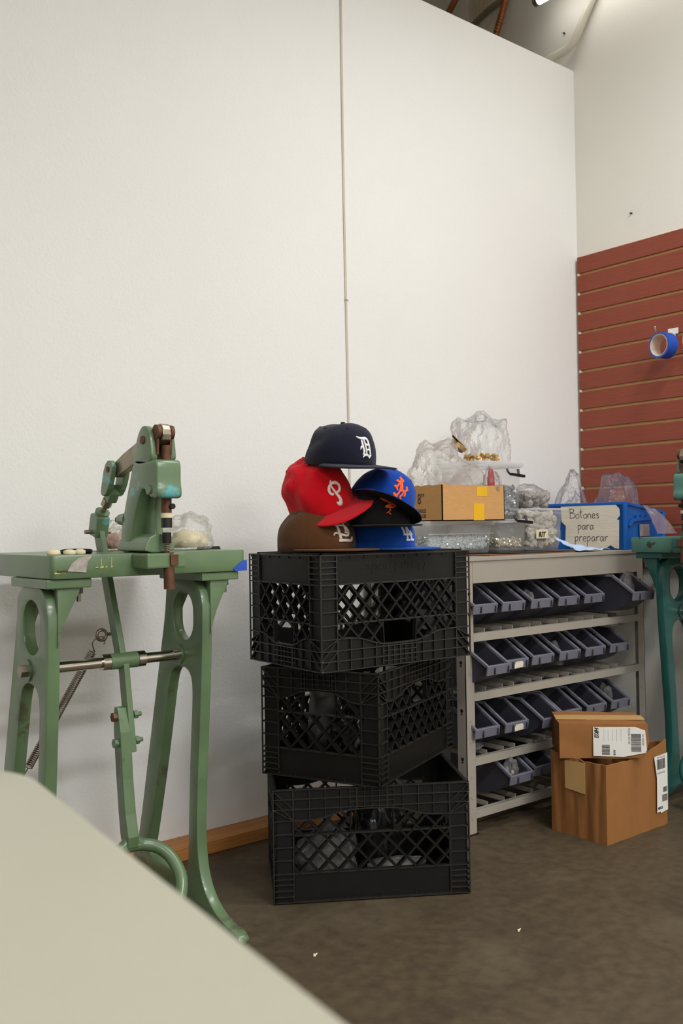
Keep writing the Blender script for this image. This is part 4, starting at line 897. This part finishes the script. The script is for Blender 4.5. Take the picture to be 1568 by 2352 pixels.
wavy_wall('side_panel', (w2, -d2), (w2, d2), h2, 3.0, kb, M_CARD); wavy_wall('back_panel', (w2, d2), (-w2, d2), h2, 4.0, kb, M_CARD)
MB().bb(-w2, w2, -d2, d2, 0, 0.003).build('bottom_panel', M_CARD, kb)
MB().bb(-0.004, 0.044, -d2 - 0.0008, -d2, 0.001, 0.052).build('yellow_tape', M_YTAPE, kb); MB().bb(0.012, 0.058, -d2 - 0.0008, -d2, 0.074, 0.104).build('yellow_tape', M_YTAPE, kb)
for s, body, y, z in ((0.046, '8\u201d', 0.016, 0.052), (0.0155, 'T HOLES', 0.022, 0.026), (0.0155, '0 LBS', 0.004, 0.010)):
    obj('printing', text_mesh(body, s, plane_matrix((-w2 - 0.0006, y, z), (0, -1, 0), (0, 0, 1)), 0, 0.0002, 0.72), M_INKB, kb)
# bags on and behind the box
bag('plastic_bag', 'big heap of clear bags bulging out of the kraft box', (2.120, 2.105, bxz + 0.070), (0.28, 0.21, 0.190), 51, F_BAGM, 0.0, None, amp=0.30, fine=0.16)
t = thing('metal_coil', 'dark metal and cream coil in the bag above the kraft box', 'coil', (2.180, 2.110, bxz + 0.228), (0.7, 0.3, 0.2))
MB().lathe([(0.010, 0), (0.024, 0.004), (0.026, 0.016), (0.012, 0.024)], seg=20).build('cap', M_OLDST, t, auto=40); MB().lathe([(0.020, 0.012), (0.030, 0.014), (0.028, 0.026), (0.018, 0.026)], seg=20, closed=True).build('ring', M_GOLD, t, auto=40); MB().bar((0.02, 0, 0.02), (-0.045, 0.0, 0.03), 0.018, 0.006).build('flap', M_DARK, t)
bag('plastic_bag', 'clear twisted bag with red scrap at the box edge', (2.245, 2.020, bxz + 0.088), (0.075, 0.06, 0.085), 53, F_BAG, 0.2, [('red_scrap', (0.034, 0.026, 0.075), (0.0, 0, 0.004), M_RED, 5)], amp=0.3)
bag('plastic_bag', 'small milky bag leaning on the tub of silver rings', (2.300, 2.055, bxz + 0.085), (0.06, 0.05, 0.075), 54, F_BAGM, 0.3)
bag('plastic_bag', 'tall thin clear bag standing on the upper tub', (2.420, 2.215, ZB + 0.3015), (0.235, 0.16, 0.180), 55, F_BAG, 0.1, amp=0.22, fine=0.14, boxy=0.6)
gb = thing('gold_button_heap', 'heap of small gold buttons in the tall clear bag', 'buttons', (2.385, 2.205, ZB + 0.3015))
o = obj('buttons', bits_mesh((-0.05, 0.05, -0.05, 0.02, 0.004, 0.022), 60, 0.0075, 61, 'cone'), M_GOLD, gb); gb['kind'] = 'stuff'
bag('plastic_bag', 'bag of dark grey felt lumps on the wide tub', (2.580, 2.150, ZB + 0.1430), (0.165, 0.14, 0.088), 56, F_BAG, 0.0, None, amp=0.16)
fl = COL.objects[[o.name for o in COL.objects if o.get('label') == 'bag of dark grey felt lumps on the wide tub'][0]]; o = obj('felt_lumps', bits_mesh((-0.052, 0.052, -0.044, 0.044, 0.012, 0.050), 70, 0.0165, 77), M_LUMP, fl); o['kind'] = 'stuff'
cl = thing('blue_cloth', 'crumpled light blue cloth between the tub and the blue tote', 'cloth', (2.645, 1.975, Z0 + 0.003))
bm = bmesh.new(); G = {}
for i in range(25):
    for j in range(17):
        u = i / 24; v = j / 16; x = -0.085 + 0.17 * u; y = -0.05 + 0.10 * v
        z = max(0.0, 0.045 * (v ** 1.5) * (1 - u) ** 1.2 + 0.010 * noise.noise(Vector((u * 4, v * 5, 2)))) + 0.0012 + 0.003 * abs(math.sin(u * 9 + v * 4))
        G[i, j] = bm.verts.new((x + 0.01 * noise.noise(Vector((v * 4, u, 5))), y + 0.015 * noise.noise(Vector((u * 4, v, 1))), z))
for i in range(24):
    for j in range(16): bm.faces.new((G[i, j], G[i + 1, j], G[i + 1, j + 1], G[i, j + 1]))
me = bpy.data.meshes.new('cloth'); bm.to_mesh(me); bm.free(); o = obj('fabric', me, M_CLOTH, cl, smooth=True); md = o.modifiers.new('s', 'SOLIDIFY'); md.thickness = 0.0015

# blue tote
TA = math.radians(8)
bt = thing('blue_tote', 'open blue plastic tote with a handwritten white card label', 'tote', (2.835, 1.935, Z0), (0, 0, TA))
tl, tw, thh = 0.375, 0.300, 0.162      # along +y, along +x from the near corner
def tz(x): return thh - 0.10 * x
shell = MB()
def fwall(mb, a, b, za, zb, ins):
    a = Vector((*a, 0)); b = Vector((*b, 0)); L_ = (b - a).length; ux = (b - a) / L_; nn = Vector((ux.y, -ux.x, 0))
    return mb.prism([(0, 0.0), (L_, 0.0), (L_, zb), (0, za)], lambda u, v, w: a + ux * u + Vector((0, 0, v)) - nn * w + nn * (0.03 * v), 0, 0.004)
fwall(MB(), (0.006, tl), (0.006, 0.006), tz(0), tz(0), 0).build('long_side', M_BLUEB, bt); fwall(MB(), (0.006, 0.006), (tw, 0.006), tz(0), tz(tw), 0).build('short_side', M_BLUEB, bt)
fwall(MB(), (tw, 0.006), (tw, tl), tz(tw), tz(tw), 0).build('long_side', M_BLUEB, bt); fwall(MB(), (tw, tl), (0.006, tl), tz(tw), tz(0), 0).build('short_side', M_BLUEB, bt)
MB().bb(0.004, tw, 0.004, tl, 0, 0.004).build('bottom', M_BLUEB, bt)
rim = MB(); c = [(0.0, tl, thh), (0.0, 0.0, thh), (tw + .004, 0.0, tz(tw)), (tw + .004, tl, tz(tw))]
for i in range(4): rim.bar(Vector(c[i]) + Vector((0, 0, 0)), Vector(c[(i + 1) % 4]), 0.010, 0.010)
rim.build('rim', M_BLUEB, bt, bevel=0.002)
for cx_, cy_, cz_ in ((0.0, 0.0, thh), (tw + .002, 0.0, tz(tw)), (0.0, tl, thh)): MB().cyl((cx_ + 0.003, cy_ + 0.003, 0), (cx_, cy_, cz_), 0.009, 12).build('corner_rib', M_BLUEB, bt)
MB().bar((0.002, tl, 0.098), (0.002, 0.225, 0.098), 0.006, 0.004).build('ledge', M_BLUEB, bt)
for y in (0.295, 0.345): MB().cyl((-0.0025, y, 0.125), (0.004, y, 0.125), 0.007, 12).build('dimple', M_BLUEB, bt)
MB().prism([(0.02, 0.085), (0.05, 0.108), (0.075, 0.110), (0.075, 0.120), (0.095, 0.120), (0.095, 0.112), (0.115, 0.112), (0.115, 0.122), (0.135, 0.122), (0.135, 0.113), (0.155, 0.113), (0.155, 0.122), (0.175, 0.122), (0.175, 0.112), (0.20, 0.112), (0.20, 0.104), (0.06, 0.098), (0.03, 0.080)], lambda u, v, w: (u, 0.003 - 0.03 * v + w, v), -0.005, 0.0).build('grip_ridge', M_BLUEB, bt)
MB().bb(0.105, 0.175, -0.006, -0.0015, 0.045, 0.088).build('silver_sticker', mat('silver_foil', (190, 184, 178), 0.3, 0.5, var=0.2, scale=40, bump=0.4), bt)
# card label on the long side; u runs along the side from far to near, v up
LY0 = 0.246
def lab(u, v, w): return Vector((0.0015 - 0.03 * v - w, LY0 - u, v))
LW = 0.228
card = MB().prism([(0.0, 0.156), (0.215, 0.157), (0.228, 0.143), (0.230, 0.120), (0.218, 0.106), (0.226, 0.104), (0.222, 0.004), (0.206, 0.006), (0.192, 0.016), (0.176, 0.008), (0.160, 0.004), (0.035, 0.006), (0.014, 0.028), (0.018, 0.086), (0.002, 0.100)], lambda u, v, w: lab(u, v, w), 0.0035, 0.0050).build('card_label', M_OLDP, bt)
GL = {'B': ([[(0, 1), (.04, .5), (.02, 0)], [(0, .96), (.38, .92), (.42, .7), (.06, .55)], [(.06, .55), (.5, .48), (.5, .12), (.02, .02)]], .62),
      'o': ([[(.3, .42), (.08, .36), (.04, .12), (.2, 0), (.38, .12), (.36, .36), (.24, .43)]], .46), 't': ([[(.16, .95), (.14, .4), (.18, .02)], [(0, .62), (.34, .66)]], .40),
      'n': ([[(.02, .44), (.05, .2), (.04, 0)], [(.05, .28), (.2, .44), (.32, .36), (.36, 0)]], .46), 'e': ([[(.04, .22), (.34, .26), (.28, .44), (.08, .38), (.06, .1), (.22, 0), (.38, .08)]], .44),
      's': ([[(.32, .40), (.14, .44), (.08, .32), (.28, .2), (.26, .04), (.04, .02)]], .40), 'p': ([[(.04, .46), (.06, .1), (.04, -.42)], [(.05, .34), (.26, .46), (.36, .26), (.2, .04), (.06, .08)]], .46),
      'a': ([[(.34, .40), (.14, .42), (.04, .16), (.18, 0), (.33, .22), (.35, .42), (.36, .08), (.42, 0)]], .48), 'r': ([[(.04, .46), (.06, .2), (.05, 0)], [(.06, .26), (.18, .44), (.34, .42)]], .38)}
def script(word, x, y, s):
    st = []
    for ch in word:
        g, adv = GL[ch]
        for p in g: st.append(([(x + a * s, y + b * s) for a, b in p], 0.0022))
        x += adv * s
    return st
for word, wx, wy, ws in (('Botones', 0.036, 0.112, 0.036), ('para', 0.066, 0.072, 0.036), ('preparar', 0.052, 0.030, 0.038)):
    obj('handwriting', ribbon_mesh(script(word, wx, wy, ws), lambda u, v, h: lab(u, v, 0.0050 + max(h, -0.0003)), 5, 0.0004), M_INK, card)
def totept(x, y, z): return bt.matrix_basis @ Vector((x, y, z)) if False else (Matrix.Translation((2.835, 1.935, Z0)) @ Matrix.Rotation(TA, 4, 'Z')) @ Vector((x, y, z))
bag('plastic_bag', 'large puffed clear bag rising from the blue tote', totept(0.165, 0.110, 0.006), (0.225, 0.19, 0.275), 71, F_BAG, 0.2, amp=0.14, fine=0.09)
bag('plastic_bag', 'peaked clear bag at the back of the blue tote', totept(0.14, 0.280, 0.006), (0.22, 0.15, 0.295), 72, F_BAG, 0.0, amp=0.2, fine=0.16, pinch=0.35)
bag('plastic_bag', 'clear bag of grey parts at the tote end by the slatted panel', totept(0.250, 0.075, 0.006), (0.075, 0.10, 0.165), 73, F_BAG, 0.4, [('grey_parts', (0.05, 0.05, 0.05), (0, 0, 0.105), M_GBITS, 3)])
t = bag('plastic_bag', 'milky bag heap against the wall left of the blue tote', (2.775, 2.250, Z0), (0.145, 0.15, 0.175), 74, F_BAGM, 0.0, amp=0.25, fine=0.16, pinch=0.3)
hp = thing('plastic_sheet', 'milky plastic sheet draped over the tote end onto the teal press', 'plastic sheet', (2.955, 1.900, 0.86))
bm = bmesh.new(); G = {}
for i in range(13):
    for j in range(15):
        u = i / 12; v = j / 14; x = -0.02 + 0.15 * u * (0.55 + 0.45 * v); y = 0.030 - 0.055 * v + 0.012 * noise.noise(Vector((u * 3, v * 3, 4))); z = 0.105 - 0.105 * v ** 1.3 - 0.02 * u + 0.010 * noise.noise(Vector((u * 4, v * 3, 1)))
        G[i, j] = bm.verts.new((x, y, max(z, 0.0005)))
for i in range(12):
    for j in range(14): bm.faces.new((G[i, j], G[i + 1, j], G[i + 1, j + 1], G[i, j + 1]))
me = bpy.data.meshes.new('sheet'); bm.to_mesh(me); bm.free(); obj('film', me, plastic_film('blue_milky_film', (0.90, 0.93, 1.0), 0.45, 0.5), hp, smooth=True)

# ================================================================== cartons on the floor
def barcode(mb_, u0, v0, u1, v1, fn, seed, vertical=False):
    rd = random.Random(seed); s = 0.0; T = (v1 - v0) if vertical else (u1 - u0)
    while s < T:
        w = rd.choice((0.0008, 0.0012, 0.0020)); w = min(w, T - s)
        if vertical: mb_.prism([(u0, v0 + s), (u1, v0 + s), (u1, v0 + s + w), (u0, v0 + s + w)], fn, 0.0006, 0.0009)
        else: mb_.prism([(u0 + s, v0), (u0 + s + w, v0), (u0 + s + w, v1), (u0 + s, v1)], fn, 0.0006, 0.0009)
        s += w + rd.choice((0.0008, 0.0012))
    return mb_
lc = thing('carton', 'crushed open brown carton on the floor with a white side label', 'box', (2.237, 1.606, 0))
LWX, LWY, LHZ = 0.300, 0.192, 0.222
def crush_wall(name, a, b, seed, parent, lift0, lift1, crease=0.006, sag=0.0, n=40):
    a = Vector((*a, 0)); b = Vector((*b, 0)); L_ = (b - a).length; ux = (b - a) / L_; nn = Vector((ux.y, -ux.x, 0))
    bm = bmesh.new(); G = {}; nz = 14
    for i in range(n + 1):
        u = i / n
        top = LHZ + lift0 * (1 - u) ** 3 + lift1 * u ** 3 - sag * math.sin(u * PI) + 0.003 * noise.noise(Vector((u * 9, seed, 0)))
        edge = min(1, u * 8, (1 - u) * 8)
        for j in range(nz + 1):
            v = j / nz
            d = crease * edge * (noise.noise(Vector((u * 7, v * 0.8, seed))) + 0.5 * (0.4 - abs(noise.noise(Vector((u * 16, v * 1.2, seed + 4))))))
            d *= 0.35 + 0.65 * v
            for k in (0, 1): G[i, j, k] = bm.verts.new(a + ux * (u * L_) + Vector((0, 0, top * v)) + nn * (d - 0.004 * k))
    for i in range(n):
        for j in range(nz):
            bm.faces.new((G[i, j, 0], G[i + 1, j, 0], G[i + 1, j + 1, 0], G[i, j + 1, 0])); bm.faces.new((G[i, j, 1], G[i, j + 1, 1], G[i + 1, j + 1, 1], G[i + 1, j, 1]))
        bm.faces.new((G[i, nz, 0], G[i + 1, nz, 0], G[i + 1, nz, 1], G[i, nz, 1])); bm.faces.new((G[i, 0, 0], G[i, 0, 1], G[i + 1, 0, 1], G[i + 1, 0, 0]))
    for i in (0, n):
        for j in range(nz): bm.faces.new((G[i, j, 0], G[i, j + 1, 0], G[i, j + 1, 1], G[i, j, 1]))
    bmesh.ops.recalc_face_normals(bm, faces=bm.faces)
    me = bpy.data.meshes.new(name); bm.to_mesh(me); bm.free(); o = obj(name, me, M_CARD2, parent); autosmooth(o, 50); return o
crush_wall('side_panel', (0, LWY), (0, 0), 3.0, lc, 0.012, 0.0, 0.010, 0.0); fp = crush_wall('front_panel', (0, 0), (LWX, 0), 6.0, lc, 0.0, 0.030, 0.005, 0.004)
crush_wall('side_panel', (LWX, 0), (LWX, LWY), 9.0, lc, 0.030, 0.0, 0.006); crush_wall('back_panel', (LWX, LWY), (0, LWY), 12.0, lc, 0.0, 0.012, 0.006)
MB().bb(0.004, LWX - 0.004, 0.004, LWY - 0.004, 0.0005, 0.004).build('bottom_panel', M_CARD2, lc)
MB().prism([(0.055, 0.135), (0.125, 0.130), (0.125, 0.219), (0.055, 0.215)], lambda u, v, w: (-0.0055 - w, LWY - u, v), 0, 0.0006).build('packing_tape', M_PTAPE, lc)
def fl_(u, v, w): return Vector((0.228 + u, -0.0055 - w, 0.045 + v))
sheet = MB().prism([(0.010, 0), (0.028, 0.001), (0.028, -0.004), (0.066, 0.0), (0.068, 0.168), (0.0, 0.165), (0.012, 0.10)], fl_, 0, 0.0006).build('shipping_label', M_PAPER, lc)
for k_, (u0_, v0_, u1_, v1_) in enumerate(((0.012, 0.125, 0.055, 0.155), (0.042, 0.055, 0.064, 0.070), (0.036, 0.028, 0.064, 0.048))): barcode(MB(), u0_, v0_, u1_, v1_, fl_, 2 + k_).build('barcode', M_INK, sheet)
FP = lambda u, v: plane_matrix(fl_(u, v, 0.0007), (1, 0, 0), (0, 0, 1))
for body, s, u, v in (('101-6233-155', 0.0075, 0.012, 0.158), ('2I CAP SH SZ', 0.0075, 0.010, 0.112)): obj('label_print', text_mesh(body, s, FP(u, v)), M_INK, sheet)
obj('label_print', text_mesh('HKG', 0.010, FP(0.012, 0.008), 0.3, 0.0006, 1.2), M_INK, sheet)
uc = thing('carton', 'taped brown carton with a large white label, lying on the open carton', 'box', (2.365, 1.722, 0.2235), (math.radians(0), math.radians(0), math.radians(-45)))
UW, UD, UH = 0.125, 0.092, 0.098
bm = bmesh.new(); bmesh.ops.create_cube(bm, size=1.0); bmesh.ops.subdivide_edges(bm, edges=bm.edges[:], cuts=9, use_grid_fill=True)
for v in bm.verts:
    c = v.co; x, y, z = c.x * 2 * UW, c.y * 2 * UD, (c.z + 0.5) * UH
    d = 0.004 * noise.noise(Vector((x * 18, y * 18, z * 18)))
    if c.x > 0.25 and c.z < 0.1: x -= (c.x - 0.25) * 0.10 * (0.1 - c.z) - 0.004; z += 0.02 * (c.x - .25) * (0.5 - c.z)
    if c.x > 0.3: x += 0.03 * (0.3 - abs(c.z)) * (c.x - 0.3)
    v.co = Vector((x, y + d * (1 if abs(c.y) > .49 else 0), z + (d if c.z > .49 else 0)))
bmesh.ops.recalc_face_normals(bm, faces=bm.faces)
me = bpy.data.meshes.new('carton'); bm.to_mesh(me); bm.free(); cb = obj('body', me, M_CARD2, uc); autosmooth(cb, 40)
MB().bb(-UW - .002, UW + .003, -0.028, 0.024, UH + 0.0005, UH + 0.0035).build('packing_tape', M_PTAPE, uc)
def ul(u, v, w): return Vector((-0.030 + u, -UD - 0.0042 - w, 0.006 + v))
us = MB().prism([(0.0, 0.002), (0.085, 0.0), (0.105, 0.004), (0.146, 0.012), (0.150, 0.020), (0.146, 0.076), (0.118, 0.086), (0.0, 0.085)], ul, 0, 0.0006).build('shipping_label', M_PAPER, uc)
for k_, (u0_, v0_, u1_, v1_) in enumerate(((0.024, 0.006, 0.046, 0.034), (0.056, 0.005, 0.062, 0.020), (0.106, 0.015, 0.134, 0.066))): barcode(MB(), u0_, v0_, u1_, v1_, ul, 5 + k_, True).build('barcode', M_INK, us)
for i in range(5): MB().prism([(0.030 + i * 0.012, 0.045), (0.0305 + i * 0.012, 0.045), (0.0305 + i * 0.012, 0.080), (0.030 + i * 0.012, 0.080)], ul, 0.0006, 0.0009).build('print_line', M_INKG, us)
for body, s, u, v, k in (('7922 BK ASY RR', 0.0078, 0.098, 0.083, 0.0), ('101-2030-RP', 0.0075, 0.137, 0.066, 0.0), ('HKG', 0.016, 0.004, 0.084, 0.3)):
    obj('label_print', text_mesh(body, s, plane_matrix(ul(u, v, 0.0007), (0, 0, -1), (1, 0, 0)), k, 0.0008 if k else 0, 0.85), M_INK, us)
# bits on the floor
for i, (x, y, lb) in enumerate(((1.262, 2.262, 'small screw on the floor against the pine board'), (1.276, 2.225, 'small pale screw lying by the press foot'), (1.62, 1.40, 'tiny pale crumb on the bare floor'), (1.205, 1.60, 'tiny pale chip by the press toe'))):
    t = thing('floor_scrap', lb, 'scrap', (x, y, 0.0)); MB().cyl((0, 0, 0.0), (0.002, 0.003, 0.004), 0.004 if i < 2 else 0.0025, 8).build('head', M_OLDST if i < 2 else M_CREAM, t); MB().cyl((0, 0, 0.002), (0.010, 0.004, 0.003), 0.0015, 6).build('shank', M_OLDST if i < 2 else M_CREAM, t)
